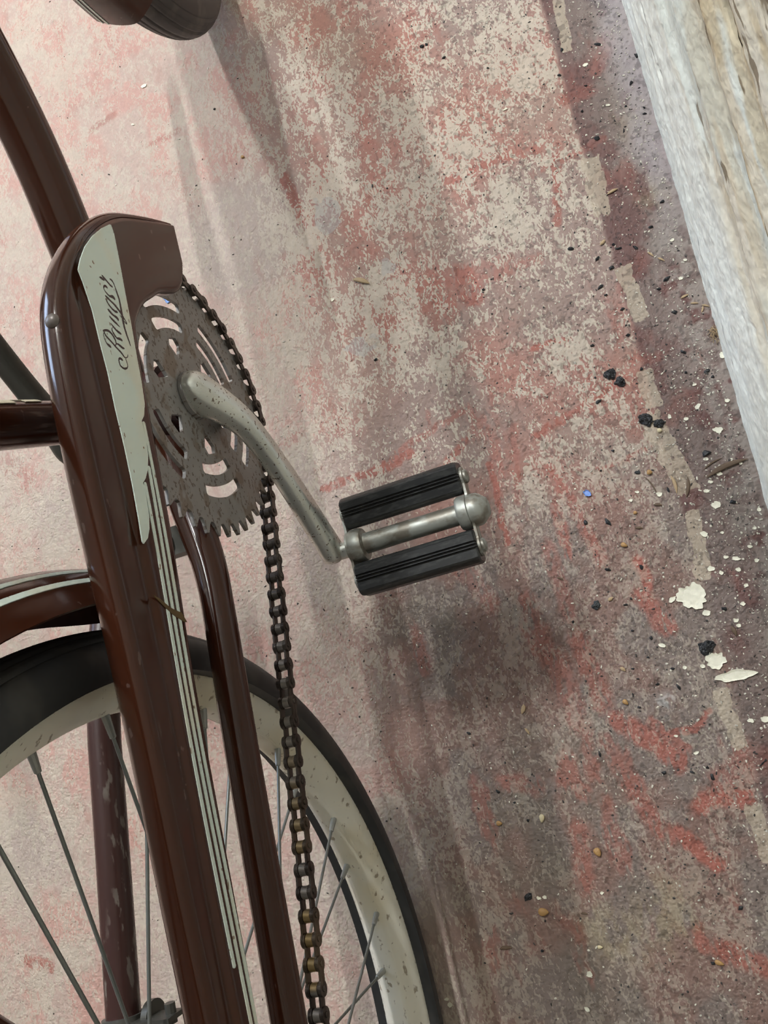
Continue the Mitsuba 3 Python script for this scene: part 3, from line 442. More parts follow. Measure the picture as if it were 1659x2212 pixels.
def floor_colour(p, n, uv):
    x, y = p.x, p.y
    # warped coordinates give the paint remains their torn edges; scrubbing streaks run along x
    wx = x + 0.007 * (fbm(x * 110, y * 110, 3.1, 3) - 0.5)
    wy = y + 0.007 * (fbm(x * 110, y * 110, 9.7, 3) - 0.5)
    wall = -0.3295 - 0.045 * (x + 0.1)                      # edge of the lighter floor along the wall
    wy2 = y + 0.006 * (fbm(x * 45, y * 45, 5.5, 3) - 0.5)
    strip = 1 - smoothstep(-0.003, 0.003, wy2 - wall)
    low = fbm(x * 7, y * 7, 1.3, 3)
    mid = fbm(x * 28, y * 34, 2.2, 4)
    fine = fbm(x * 420, y * 520, 4.4, 3)
    left = smoothstep(-0.10, 0.02, y + 0.25 * (x - 0.0) * 0)
    rear = smoothstep(0.02, -0.16, x) * (1 - left)
    worn = mix((0.325, 0.160, 0.126), (0.300, 0.195, 0.158), smoothstep(0.40, 0.62, mid))
    worn = mix(worn, (0.260, 0.185, 0.158), smoothstep(0.46, 0.66, low))
    pink = mix((0.465, 0.282, 0.236), (0.445, 0.330, 0.278), smoothstep(0.42, 0.6, mid))
    pink = mix(pink, (0.410, 0.330, 0.285), smoothstep(0.45, 0.65, low))
    dusty = mix((0.185, 0.117, 0.096), (0.172, 0.134, 0.116), smoothstep(0.42, 0.6, mid))
    c = mix(mix(worn, pink, left), dusty, rear)
    grey = smoothstep(0.0, 1.0, blobs(x + 0.06 * (low - 0.5), y + 0.05 * (mid - 0.5), 'd')) * 0.75
    c = mix(c, (0.150, 0.122, 0.100), grey * smoothstep(0.25, 0.55, mid + 0.12))
    c = mix(c, (0.400, 0.255, 0.212), 0.5 * blobs(x, y, 'p'))
    # red smears of old floor paint
    sx, sy = x + 0.008 * (fbm(x * 90, y * 90, 6.1, 3) - 0.5), y + 0.008 * (fbm(x * 90, y * 90, 8.3, 3) - 0.5)
    red = near_segments(sx, sy, RED_STROKES)
    red = dr.maximum(red, 0.55 * smoothstep(0.60, 0.72, fbm(wx * 16, wy * 40, 7.7, 4)) * (1 - 0.5 * left))
    redc = mix((0.350, 0.105, 0.075), (0.250, 0.085, 0.064), mid)
    c = mix(c, redc, 0.78 * dr.clip(red * 1.15, 0, 1) * smoothstep(0.30, 0.58, fbm(x * 130, y * 380, 2.9, 4) + 0.12 * red))
    # cream remains: flakes with dendritic edges
    dens = 0.27 * smoothstep(0.0, 0.10, x) * (1 - left) + 0.34 * left + 0.16 * rear + 0.18
    bx, by = x + 0.035 * (fbm(x * 40, y * 40, 4.7, 4) - 0.5), y + 0.035 * (fbm(x * 40, y * 40, 7.7, 4) - 0.5)
    dens = dens + 0.58 * blobs(bx, by, 'c') - 0.25 * red
    big = fbm(wx * 22, wy * 30, 0.4, 3)
    flk = 0.28 * big + 0.32 * fbm(wx * 95, wy * 180, 1.9, 4) + 0.40 * fbm(wx * 430, wy * 760, 6.9, 4)
    soft = 0.016 + 0.04 * left
    cut = 0.578 - 0.128 * dens
    flakes = smoothstep(cut - soft, cut + soft, flk) * (1 - strip) * (0.86 - 0.14 * left - 0.56 * rear)
    cream = mix((0.520, 0.455, 0.368), (0.420, 0.362, 0.290), fbm(x * 60, y * 60, 3.3, 3))
    c = mix(c, cream, flakes)
    c = mix(c, (0.315, 0.315, 0.305), 0.42 * smoothstep(0.40, 0.50, blobs(x + 0.05 * (fbm(x * 45, y * 45, 2.7, 4) - 0.5), y + 0.05 * (fbm(x * 45, y * 45, 5.7, 4) - 0.5), 'g') * 0.8 + 0.5 * (fbm(x * 130, y * 130, 6.7, 4) - 0.5)))
    # strip between the light floor and the wall
    dark = mix((0.110, 0.053, 0.047), (0.145, 0.108, 0.095), smoothstep(0.40, 0.58, fbm(x * 30, y * 45, 3.9, 4)))
    dust = smoothstep(-0.022, -0.052, y - wall + 0.03 * (mid - 0.5))
    dark = mix(dark, (0.260, 0.228, 0.200), 0.75 * dust * smoothstep(0.3, 0.55, fbm(x * 130, y * 130, 1.1, 3)))
    dark = mix(dark, redc * 0.75, 0.6 * red)
    c = mix(c, dark, strip * 0.93)
    strips = straight_strips(x + 0.006 * (fbm(x * 90, y * 90, 6.6, 4) - 0.5), y + 0.006 * (fbm(x * 90, y * 90, 8.1, 4) - 0.5), CREAM_STRIPS)
    c = mix(c, (0.430, 0.365, 0.275), 0.62 * smoothstep(0.40, 0.52, 0.56 * strips + 1.0 * (fbm(x * 190, y * 260, 2.4, 4) - 0.36)))
    c = mix(c, (0.290, 0.235, 0.140), 0.42 * blobs(bx, by, 'y') * smoothstep(0.38, 0.58, fbm(x * 60, y * 140, 3.4, 4)))
    c = mix(c, (0.480, 0.470, 0.450), 0.6 * blobs(bx, by, 'w') * smoothstep(0.4, 0.55, fbm(x * 150, y * 150, 3.4, 4)))
    lilac = smoothstep(-0.034, -0.056, y - wall + 0.03 * (mid - 0.5)) * smoothstep(0.08, 0.2, x)
    c = mix(c, (0.300, 0.265, 0.275), 0.7 * lilac)
    # pores and dirt
    dirt = smoothstep(0.60, 0.70, fbm(x * 300, y * 330, 8.8, 2)) * smoothstep(0.0, -0.25, y)
    c = c * (1 - 0.35 * dirt) * (0.86 + 0.28 * fine)
    return c

def floor_height(p, n, uv):
    x, y = p.x, p.y
    return fbm(x * 160, y * 190, 0.7, 4) * 0.0017 + fbm(x * 620, y * 620, 5.7, 3) * 0.0013

scene['floor_paint'] = {'type': 'twosided', 'b': {'type': 'bumpmap', 'tex': mikit.proc(floor_height, 4e-4), 'scale': 1.0,
    'b': {'type': 'principled', 'base_color': mikit.proc(floor_colour), 'roughness': 0.62, 'specular': 0.35}}}

def wall_colour(p, n, uv):
    s, z = p.x, p.z
    a = fbm(s * 7, z * 55, 2.0, 4)
    c = mix((0.64, 0.60, 0.49), (0.66, 0.61, 0.47), smoothstep(0.35, 0.65, a))
    c = mix(c, (0.66, 0.70, 0.63), smoothstep(0.48, 0.60, fbm(s * 5, z * 38, 5.0, 3)))
    foot = 1 - smoothstep(0.125, 0.155, z + 0.05 * (a - 0.5))
    upper = smoothstep(0.20, 0.29, z + 0.06 * (a - 0.5))
    c = mix(c, (0.78, 0.82, 0.76), 0.85 * foot)
    c = mix(c, (0.48, 0.37, 0.19), (0.30 + 0.30 * upper) * (1 - foot) * smoothstep(0.50, 0.64, fbm(s * 11, z * 50, 9.0, 4)))
    c = mix(c, (0.14, 0.10, 0.05), 0.8 * (1 - foot) * smoothstep(0.70, 0.74, fbm(s * 26, z * 90, 3.0, 4)))
    return c * (0.90 + 0.2 * fbm(s * 240, z * 240, 1.0, 2))

def wall_height(p, n, uv):
    return fbm(p.x * 200, p.z * 320, p.y * 200, 4) * 0.0013

scene['wall_plaster'] = {'type': 'twosided', 'b': {'type': 'bumpmap', 'tex': mikit.proc(wall_height, 5e-4), 'scale': 1.0,
    'b': {'type': 'principled', 'base_color': mikit.proc(wall_colour), 'roughness': 0.6, 'specular': 0.3}}}
solid('room_paint', (0.19, 0.185, 0.175), 0.8)
solid('ceiling_paint', (0.26, 0.255, 0.245), 0.9)

def specks(lo, hi, k, seed):
    return lambda p: smoothstep(lo, hi, fbm(p.x * k, p.y * k + seed, p.z * k, 4))

def paint_colour(p, n, uv):
    scuff = smoothstep(0.76, 0.80, fbm(p.x * 90, p.y * 160, p.z * 160, 4))
    return mix((0.034, 0.0100, 0.0048), (0.10, 0.07, 0.06), 0.5 * scuff)
solid('brown_enamel', mikit.proc(paint_colour), 0.13, specular=0.42, clearcoat=0.0)

def worn_paint_colour(p, n, uv):
    chip = smoothstep(0.58, 0.68, fbm(p.x * 110, p.y * 260, p.z * 260, 4)) * smoothstep(0.4, 0.6, fbm(p.x * 30, p.y * 60, p.z * 60, 2))
    return mix((0.038, 0.014, 0.012), (0.16, 0.14, 0.12), 0.7 * chip)
solid('worn_brown_enamel', mikit.proc(worn_paint_colour), 0.33, specular=0.5)

def mint_colour(p, n, uv):
    rust = smoothstep(0.78, 0.81, fbm(p.x * 260, p.y, p.z * 330, 3))
    c = mix((0.65, 0.75, 0.68), (0.68, 0.71, 0.60), smoothstep(0.45, 0.7, fbm(p.x * 30, 2.0, p.z * 40, 2)))
    return mix(c, (0.16, 0.08, 0.03), 0.8 * rust)
solid('mint_paint', mikit.proc(mint_colour), 0.35, specular=0.5)
solid('cream_paint', (0.62, 0.57, 0.42), 0.4)
solid('lettering_paint', (0.030, 0.013, 0.012), 0.35)
solid('rust_stain', (0.085, 0.050, 0.012), 0.6)

def plated_colour(p, n, uv):
    pit = smoothstep(0.66, 0.74, fbm(p.x * 620, p.y * 620, p.z * 620, 3))
    haze = fbm(p.x * 50, p.y * 50, p.z * 50, 3)
    return mix(mix((0.80, 0.82, 0.77), (0.58, 0.60, 0.56), haze), (0.11, 0.07, 0.04), 0.85 * pit)
solid('pitted_chrome', mikit.proc(plated_colour), 0.34, 0.85, specular=0.6)

def ring_colour(p, n, uv):
    rust = smoothstep(0.56, 0.70, fbm(p.x * 80, 1.0, p.z * 80, 4))
    spot = smoothstep(0.62, 0.70, fbm(p.x * 420, 4.0, p.z * 420, 3))
    c = mix((0.300, 0.292, 0.280), (0.235, 0.228, 0.220), fbm(p.x * 90, 7.0, p.z * 90, 3))
    c = mix(c, (0.150, 0.098, 0.055), 0.55 * rust)
    return mix(c, (0.095, 0.066, 0.045), 0.7 * spot)
solid('dull_steel', mikit.proc(ring_colour), 0.48, 0.45, specular=0.45)

def pedal_metal(p, n, uv):
    return mix((0.34, 0.355, 0.325), (0.19, 0.175, 0.145), smoothstep(0.42, 0.68, fbm(p.x * 130, p.y * 90, p.z * 130, 4)))
solid('pedal_steel', mikit.proc(pedal_metal), 0.48, 0.6)

def chain_colour(p, n, uv):
    oil = fbm(p.x * 60, p.y * 200, p.z * 200, 3)
    rusty = smoothstep(0.0, 1.0, smoothstep(-0.20, -0.36, p.x)) * smoothstep(0.5, 0.62, fbm(p.x * 45, 3.0, p.z * 20, 2))
    c = mix((0.028, 0.020, 0.016), (0.085, 0.070, 0.060), smoothstep(0.35, 0.65, oil))
    return mix(c, (0.16, 0.11, 0.055), 0.35 * rusty)
solid('oily_steel', mikit.proc(chain_colour), 0.36, 0.55)

def roller_colour(p, n, uv):
    rusty = smoothstep(-0.16, -0.34, p.x) * smoothstep(0.42, 0.56, fbm(p.x * 45, 3.0, p.z * 20, 2))
    return mix(mix((0.10, 0.085, 0.075), (0.24, 0.22, 0.20), smoothstep(-0.1, -0.2, p.x)), (0.34, 0.23, 0.085), 0.85 * rusty)
solid('roller_steel', mikit.proc(roller_colour), 0.32, 0.55)

def rubber_colour(p, n, uv):
    d = smoothstep(0.45, 0.72, fbm(p.x * 500, p.y * 160, p.z * 500, 4))
    return mix((0.011, 0.012, 0.013), (0.055, 0.058, 0.055), 0.30 * d)
solid('worn_rubber', mikit.proc(rubber_colour), 0.34, specular=0.5)

def tire_colour(p, n, uv):
    d = smoothstep(0.46, 0.72, fbm(p.x * 40, p.y * 60, p.z * 40, 4))
    return mix((0.017, 0.018, 0.019), (0.050, 0.047, 0.040), 0.4 * d)
solid('tire_rubber', mikit.proc(tire_colour), 0.5, specular=0.4)

def rim_colour(p, n, uv):
    dirt = smoothstep(0.64, 0.76, fbm(p.x * 210, p.y * 300, p.z * 210, 4))
    stain = smoothstep(0.45, 0.7, fbm(p.x * 22, p.y * 30, p.z * 22, 3))
    c = mix((0.70, 0.68, 0.58), (0.62, 0.57, 0.43), stain)
    return mix(c, (0.17, 0.125, 0.07), 0.75 * dirt)
solid('ivory_rim', mikit.proc(rim_colour), 0.4, specular=0.5)
solid('spoke_steel', (0.22, 0.235, 0.225), 0.38, 0.6)
solid('nipple_steel', (0.34, 0.35, 0.33), 0.42, 0.5)
solid('dark_steel', (0.085, 0.085, 0.075), 0.45, 0.4)
solid('rivet_steel', (0.16, 0.14, 0.13), 0.4, 0.3)
solid('black_leather', (0.02, 0.018, 0.016), 0.5)
solid('char_black', (0.0085, 0.0095, 0.011), 0.55)
solid('char_grey', (0.020, 0.023, 0.025), 0.6)
solid('flake_cream', mikit.proc(lambda p, n, uv: mix((0.80, 0.78, 0.64), (0.62, 0.60, 0.48), fbm(p.x * 400, p.y * 400, 0.3, 3))), 0.7)
solid('splinter_tan', (0.36, 0.26, 0.15), 0.7)
solid('splinter_brown', (0.10, 0.065, 0.040), 0.7)
solid('seed_ochre', (0.33, 0.19, 0.07), 0.6)
solid('seed_cream', (0.56, 0.48, 0.30), 0.6)
solid('blue_plastic', (0.16, 0.28, 0.62), 0.4)
solid('grit_pale', (0.58, 0.55, 0.47), 0.7)
solid('grit_dark', (0.030, 0.026, 0.023), 0.7)

# ---------------------------------------------------------------- the room
def box(x0, x1, y0, y1, z0, z1):
    b = trimesh.creation.box([x1 - x0, y1 - y0, z1 - z0])
    b.apply_translation([(x0 + x1) / 2, (y0 + y1) / 2, (z0 + z1) / 2])
    return b

put('floor', box(ROOM_X[0], ROOM_X[1], -0.75, WALL_LEFT_Y, -0.08, 0.0), 'floor_paint')
tag('floor', 'worn concrete floor with remains of red and cream paint', kind='structure')
put('ceiling', box(ROOM_X[0], ROOM_X[1], -0.75, WALL_LEFT_Y, CEILING_Z, CEILING_Z + 0.08), 'ceiling_paint')
tag('ceiling', 'plain pale ceiling above the bicycle', kind='structure')
put('wall_front', box(ROOM_X[1], ROOM_X[1] + 0.1, -0.75, WALL_LEFT_Y, 0, CEILING_Z), 'room_paint')
tag('wall_front', 'plain painted wall ahead of the bicycle', kind='structure')
put('wall_back', box(ROOM_X[0] - 0.1, ROOM_X[0], -0.75, WALL_LEFT_Y, 0, CEILING_Z), 'room_paint')
tag('wall_back', 'plain painted wall behind the bicycle', kind='structure')
wx0, wx1 = WINDOW_X
wz0, wz1 = WINDOW_Z
put('wall_left', cat(box(ROOM_X[0], wx0, WALL_LEFT_Y, WALL_LEFT_Y + 0.12, 0, CEILING_Z), box(wx1, ROOM_X[1], WALL_LEFT_Y, WALL_LEFT_Y + 0.12, 0, CEILING_Z),
    box(wx0, wx1, WALL_LEFT_Y, WALL_LEFT_Y + 0.12, 0, wz0), box(wx0, wx1, WALL_LEFT_Y, WALL_LEFT_Y + 0.12, wz1, CEILING_Z)), 'room_paint')
tag('wall_left', 'plain painted wall with the window, left of the bicycle', kind='structure')
bars = [box(wx0, wx0 + 0.04, WALL_LEFT_Y + 0.03, WALL_LEFT_Y + 0.08, wz0, wz1), box(wx1 - 0.04, wx1, WALL_LEFT_Y + 0.03, WALL_LEFT_Y + 0.08, wz0, wz1),
    box(wx0, wx1, WALL_LEFT_Y + 0.03, WALL_LEFT_Y + 0.08, wz0, wz0 + 0.04), box(wx0, wx1, WALL_LEFT_Y + 0.03, WALL_LEFT_Y + 0.08, wz1 - 0.04, wz1)]
put('window_1__frame', cat(*bars), 'ceiling_paint')
put('window_1__pane', box(wx0 + 0.04, wx1 - 0.04, WALL_LEFT_Y + 0.05, WALL_LEFT_Y + 0.06, wz0 + 0.04, wz1 - 0.04), 'room_paint')
scene['window_1__pane']['emitter'] = {'type': 'area', 'radiance': rgb(*WINDOW_POWER)}
tag('window_1', 'frosted window full of daylight in the left wall', kind='structure')

# the right wall: uneven layers of limewash run along it, with a rounded skirting lip at its foot
def wall_mesh(z_list, s_list, seed=3):
    s, z = np.meshgrid(s_list, z_list, indexing='ij')
    q = np.dstack([s * 3, z * 40, 0 * s])
    wave = meshkit.fbm(q, 3, seed) - 0.5
    lip = 0.009 * np.clip(1 - (z / 0.15) ** 6, 0, None) ** 0.5
    zz = z + 0.020 * (meshkit.fbm(np.dstack([s * 5, 0 * s, 0 * s]), 3, 11) - 0.5)
    ledges = sum(h * np.exp(-((zz - c) / w) ** 2) for c, w, h in ((0.062, 0.008, 0.003), (0.168, 0.006, -0.004), (0.205, 0.016, 0.006), (0.268, 0.014, 0.006), (0.32, 0.012, 0.004)))
    chips = -0.010 * np.clip((meshkit.fbm(np.dstack([s * 14, z * 70, 0 * s + 4]), 4, 21) - 0.745) * 9, 0, 1) * (z > 0.06)
    grain = 0.0020 * (meshkit.fbm(np.dstack([s * 110, z * 170, 0 * s]), 3, 31) - 0.5)
    d = lip + ledges + 0.006 * wave * np.clip(z / 0.06, 0.25, 1) + chips + grain - 0.006
    d = np.where(z <= 0, np.minimum(d, 0.006), d)
    P = WALL_A + s[..., None] * WALL_DIR + d[..., None] * WALL_N
    P[..., 2] = z
    return P
s_near = np.concatenate([np.linspace(-3.7, -0.75, 16, endpoint=False), np.linspace(-0.75, 0.75, 420), np.linspace(0.75, 2.4, 12)[1:]])
z_near = np.concatenate([np.linspace(-0.004, 0.42, 150), np.linspace(0.42, CEILING_Z, 30)[1:]])
put('wall_right', sheet(wall_mesh(z_near, s_near), 0.06), 'wall_plaster', smooth=True)
tag('wall_right', 'rough cream limewashed wall with peeling layers along the floor', kind='structure')

for (cx_, cy_, cz_), length, power, where in TUBES:
    key = num('ceiling_lamp')
    x0, x1 = cx_ - length / 2, cx_ + length / 2
    put(f'{key}__tube', cyl((x0, cy_, cz_), (x1, cy_, cz_), TUBE_RADIUS, 16), 'room_paint')
    scene[f'{key}__tube']['emitter'] = {'type': 'area', 'radiance': rgb(*power)}
    put(f'{key}__housing', cat(box(x0 - 0.06, x1 + 0.06, cy_ - 0.04, cy_ + 0.04, cz_ + 0.06, CEILING_Z), box(x0 - 0.05, x0, cy_ - 0.02, cy_ + 0.02, cz_ - 0.03, cz_ + 0.07),
        box(x1, x1 + 0.05, cy_ - 0.02, cy_ + 0.02, cz_ - 0.03, cz_ + 0.07)), 'ceiling_paint')
    tag(key, where, 'lamp')

# ---------------------------------------------------------------- the bicycle
B = 'bicycle'
tag(B, 'old brown bicycle with a mint green panel on its chain guard and ivory wheel rims', 'bicycle')
def P(x, y, z):
    """A point given from the crank axle."""
    return (x, y, z + BB)
REAR = np.array(P(-0.4616, -0.001, 0.045))
FRONT = np.array(P(0.682, -0.011, 0.045))
RO = REAR[2]                                           # wheel radius: both wheels stand on the floor

# --- wheels
def tire_profile(outer):
    c = 0.2868
    a = outer - c
    pts = []
    for th in np.radians(np.linspace(-96, 96, 97)):
        deg = abs(np.degrees(th))
        cut = sum(0.0016 * math.exp(-((deg - g) / 2.2) ** 2) for g in (12, 27, 42))
        pts.append((c + (a - cut) * math.cos(th), 0.0268 * math.sin(th)))
    return [(0.2835, -0.0160)] + pts + [(0.2835, 0.0160)]
RIM = [(0.2875, -0.0178), (0.2862, -0.0186), (0.2810, -0.0182), (0.2765, -0.0150), (0.2725, -0.0115), (0.2688, -0.0085), (0.2676, -0.0050), (0.2674, 0.0), (0.2676, 0.0050), (0.2688, 0.0085),
       (0.2725, 0.0115), (0.2765, 0.0150), (0.2810, 0.0182), (0.2862, 0.0186), (0.2875, 0.0178), (0.2860, 0.0160), (0.2790, 0.0130), (0.2740, 0.0), (0.2790, -0.0130), (0.2860, -0.0160)]

def wheel(key, c, phase, turn=0.0, flange=0.024, flange_r=0.021):
    """A spoked wheel as a part of the bicycle with its own sub-parts; turn: steering angle about the vertical through the hub."""
    tw = T().translate(list(c)).rotate([0, 0, 1], turn)
    o = np.zeros(3)
    def place(name, mesh, mat, smooth=True):
        put(name, mesh, mat, smooth, to_world=tw)
    place(f'{key}__tire', ring_y(tire_profile(RO), o, 240), 'tire_rubber', 50)
    place(f'{key}__rim', ring_y(RIM, o, 200), 'ivory_rim', 40)
    place(f'{key}__hub', cat(cyl((0, -0.030, 0), (0, 0.030, 0), 0.017, 24), *[cyl((0, s * flange, 0), (0, s * (flange + 0.003), 0), flange_r + 0.004, 28) for s in (-1, 1)],
        cyl((0, -0.064, 0), (0, 0.064, 0), 0.0048, 12), *[cyl((0, s * 0.058, 0), (0, s * 0.066, 0), 0.010, 6) for s in (-1, 1)]), 'dark_steel', 30)
    spokes = {}
    for i in range(36):
        side = 1 if i % 2 else -1
        a = math.radians(phase + 10 * i)
        b = a + math.radians(68 if (i // 2) % 2 else -68)
        n0 = np.array([0.2705 * math.cos(a), side * 0.0042, 0.2705 * math.sin(a)])
        h0 = np.array([flange_r * math.cos(b), side * (flange + 0.0015), flange_r * math.sin(b)])
        d = (h0 - n0) / np.linalg.norm(h0 - n0)
        put(num(f'{key}__spoke'), cyl(n0 + d * 0.012, h0, 0.00105, 8), 'spoke_steel', True, to_world=tw)
        put(num(f'{key}__nipple'), lathe([(0.0, 0.0024), (0.004, 0.0024), (0.0125, 0.0020), (0.0150, 0.0018), (0.0155, 0.0012)], n0, d, 10), 'nipple_steel', 30, to_world=tw)
wheel(f'{B}__rear_wheel', REAR, 7.4)
wheel(f'{B}__front_wheel', FRONT, 3.0, turn=4.28)
labels[f'{B}__rear_wheel__rim'] = {'label': 'stained ivory painted rim'}
labels[f'{B}__rear_wheel__tire'] = {'label': 'black rubber tire'}

# --- fenders: crescent sheets round the wheels with two pin stripes
def fender(key, c, a0, a1, r=0.3495, half=0.033, drop=0.025, turn=0.0, stripes=((-20, -14.5), (-39, -32.5), (14.5, 20), (32.5, 39)), taper=0.0):
    a = np.radians(np.linspace(a0, a1, 90))
    t = np.radians(np.linspace(-90, 90, 33))
    rr = r - drop * abs(np.sin(t)) ** 1.5
    yy = half * np.sin(t)
    wide = 1 - taper * np.clip(1 - (a - a[0]) / np.radians(7), 0, 1) ** 2
    g = np.stack([np.cos(a)[:, None] * rr, wide[:, None] * yy, np.sin(a)[:, None] * rr], -1)
    tw = T().translate(list(c)).rotate([0, 0, 1], turn)
    put(key, sheet(g, -0.0012), 'brown_enamel', 40, to_world=tw)
    if stripes:
        for t0, t1 in stripes:
            t = np.radians(np.linspace(t0, t1, 5))
            rr, yy = r + 0.0005 - drop * abs(np.sin(t)) ** 1.5, (half + 0.0004) * np.sin(t)
            g = np.stack([np.cos(a)[:, None] * rr, 0 * a[:, None] + yy, np.sin(a)[:, None] * rr], -1)
            put(num(f'{key}__pin_stripe'), sheet(g, -0.0004), 'mint_paint', 40, to_world=tw)
fender(f'{B}__rear_fender', REAR, -4, 178, taper=0.6)
fender(f'{B}__front_fender', FRONT, 52, 195, r=0.340, drop=0.020, turn=4.28, stripes=((-62, -58), (-50, -46), (46, 50), (58, 62)))

# --- frame tubes
put(f'{B}__bottom_bracket', cat(cyl(P(0, -0.034, 0), P(0, 0.034, 0), 0.0265, 32), cyl(P(0, -0.040, 0), P(0, -0.034, 0), 0.0225, 28), cyl(P(0, 0.034, 0), P(0, 0.041, 0), 0.0225, 28)), 'worn_brown_enamel', 30)
SEAT_DIR = np.array([-math.cos(math.radians(72.5)), 0, math.sin(math.radians(72.5))])
seat_top = np.array(P(0, 0, 0)) + SEAT_DIR * 0.43
put(f'{B}__seat_tube', cyl(P(0, 0, 0), seat_top, 0.0130, 28), 'brown_enamel', 30)
down = spline([P(0.0, 0, 0.004), P(0.065, 0, 0.018), P(0.127, 0, 0.0425), P(0.170, 0, 0.0615), P(0.212, 0, 0.087), P(0.30, 0, 0.155), P(0.42, 0, 0.255), P(0.545, 0, 0.365)], 60)
put(f'{B}__down_tube', sweep(down, 0.0165, n=28), 'brown_enamel', 40)
head_lo, head_hi = np.array(P(0.558, 0, 0.335)), np.array(P(0.508, 0, 0.450))
put(f'{B}__head_tube', cyl(head_lo, head_hi, 0.019, 28), 'brown_enamel', 30)
put(f'{B}__top_tube', sweep(spline([tuple(seat_top - SEAT_DIR * 0.16), P(0.16, 0, 0.360), P(0.514, 0, 0.430)], 30), 0.0130, n=24), 'brown_enamel', 40)
right = spline([P(0.0, -0.021, 0.0), P(-0.035, -0.024, -0.002), P(-0.075, -0.029, -0.001), P(-0.115, -0.0385, 0.004), P(-0.150, -0.0435, 0.011), P(-0.23, -0.0480, 0.021), P(-0.33, -0.0535, 0.032), P(-0.462, -0.060, 0.045)], 70)
left_ = right * [1, -1, 1]
left_[:, 1] = np.minimum(left_[:, 1], 0.047)
wid = np.interp(np.linspace(0, 1, 70), [0, 0.15, 0.3, 0.8, 1], [0.0120, 0.0120, 0.0098, 0.0092, 0.0075])
put(f'{B}__chainstay', sweep(right, wid, wid * 1.08, n=24, round_ends=True), 'brown_enamel', 40)
put(f'{B}__chainstay_001', sweep(left_, wid, wid * 1.08, n=24, round_ends=True), 'worn_brown_enamel', 40)
for s in (-1, 1):
    put(num(f'{B}__seat_stay'), sweep(spline([P(-0.122, s * 0.014, 0.380), P(-0.20, s * 0.040, 0.315), P(-0.32, s * 0.055, 0.195), P(-0.4616, s * 0.060, 0.045)], 30), 0.0075, n=16), 'brown_enamel', 40)
    put(num(f'{B}__fork_blade'), sweep(spline([tuple(head_lo + [0.006, s * 0.040, -0.012]), P(0.597, s * 0.046, 0.245), P(0.640, s * 0.050, 0.140), P(0.678, s * 0.052, 0.045)], 30), np.linspace(0.0125, 0.0075, 30), n=16), 'brown_enamel', 40)
put(f'{B}__fork_crown', sweep([tuple(head_lo + [0.006, -0.044, -0.012]), tuple(head_lo + [0.004, 0, -0.004]), tuple(head_lo + [0.006, 0.044, -0.012])], 0.013, ref=(1, 0, 0), n=16), 'brown_enamel', 40)
br = cat(box(-0.097, -0.078, -0.0335, 0.0335, BB - 0.0150, BB - 0.0115), box(-0.0975, -0.0945, -0.0335, 0.0335, BB - 0.0215, BB - 0.0115), cyl((-0.088, 0, BB - 0.022), (-0.088, 0, BB - 0.006), 0.006, 6))
put(f'{B}__stand_bracket', br, 'dark_steel')
# pale touch-up marks on the seat tube
perp = np.array([math.sin(math.radians(72.5)), 0, math.cos(math.radians(72.5))])
def mark(s0, s1, a0, a1, r=0.0132):
    a = np.radians(np.linspace(a0, a1, 9))
    s = np.linspace(s0, s1, 7)
    g = np.array(P(0, 0, 0)) + s[:, None, None] * SEAT_DIR + r * (np.cos(a)[None, :, None] * perp + np.sin(a)[None, :, None] * np.array([0, -1, 0]))
    return sheet(g, -0.0005)
put(f'{B}__seat_tube__clip', cat(mark(0.100, 0.113, 8, 40), mark(0.113, 0.122, 18, 27), mark(0.122, 0.140, 4, 46)), 'cream_paint', 30)
labels[f'{B}__seat_tube__clip'] = {'label': 'small cream clip on the tube'}
# coaster brake arm with its strap round the left chainstay
k = int(0.772 * 69)
c0, c1 = left_[k], left_[k + 4]
strap = sweep([c0, c1], [wid[k] + 0.0022] * 2, [wid[k] * 1.08 + 0.0022] * 2, n=24)
arm = plate(LineString([(c0[0] - 0.004, c0[2] - 0.004), (-0.40, 0.302), (-0.4616, REAR[2])]).buffer(0.009), 0.0285, 0.0325)
lug = cat(box(c0[0] - 0.0045, c0[0] - 0.0020, 0.012, c0[1], c0[2] - 0.007, c0[2] + 0.0080), cyl((c0[0] - 0.007, 0.0165, c0[2] - 0.001), (c0[0] + 0.003, 0.0165, c0[2] - 0.001), 0.0030, 10))
put(f'{B}__brake_arm', arm, 'dark_steel', 30)
put(f'{B}__brake_arm__strap', cat(strap, lug), 'dark_steel', 30)

# --- chainring, 46 teeth, slots in six groups
YR = -0.045
N_T, PITCH = 46, 0.0127
R_P = PITCH / (2 * math.sin(math.pi / N_T))
def gear(n_teeth, phase, tip, root):
    pts = []
    for i in range(n_teeth):
        a = phase + i * 2 * math.pi / n_teeth
        st = 2 * math.pi / n_teeth
        for da, r in ((-0.5, root), (-0.34, root + 0.0004), (-0.22, root + 0.0030), (-0.13, tip - 0.0022), (-0.05, tip), (0.05, tip), (0.13, tip - 0.0022), (0.22, root + 0.0030), (0.34, root + 0.0004)):
            pts.append((r * math.cos(a + da * st), r * math.sin(a + da * st)))
    return Polygon(pts)
def arc_slot(r0, r1, mid, half):
    a = np.linspace(mid - half, mid + half, 24)
    g = Polygon([(r1 * math.cos(q), r1 * math.sin(q)) for q in a] + [(r0 * math.cos(q), r0 * math.sin(q)) for q in a[::-1]])
    return g.buffer(-0.0022).buffer(0.0022)
TOOTH = math.radians(-178.4)
disc = gear(N_T, TOOTH, R_P + 0.0045, R_P - 0.0042)
PH = math.radians(197.1)
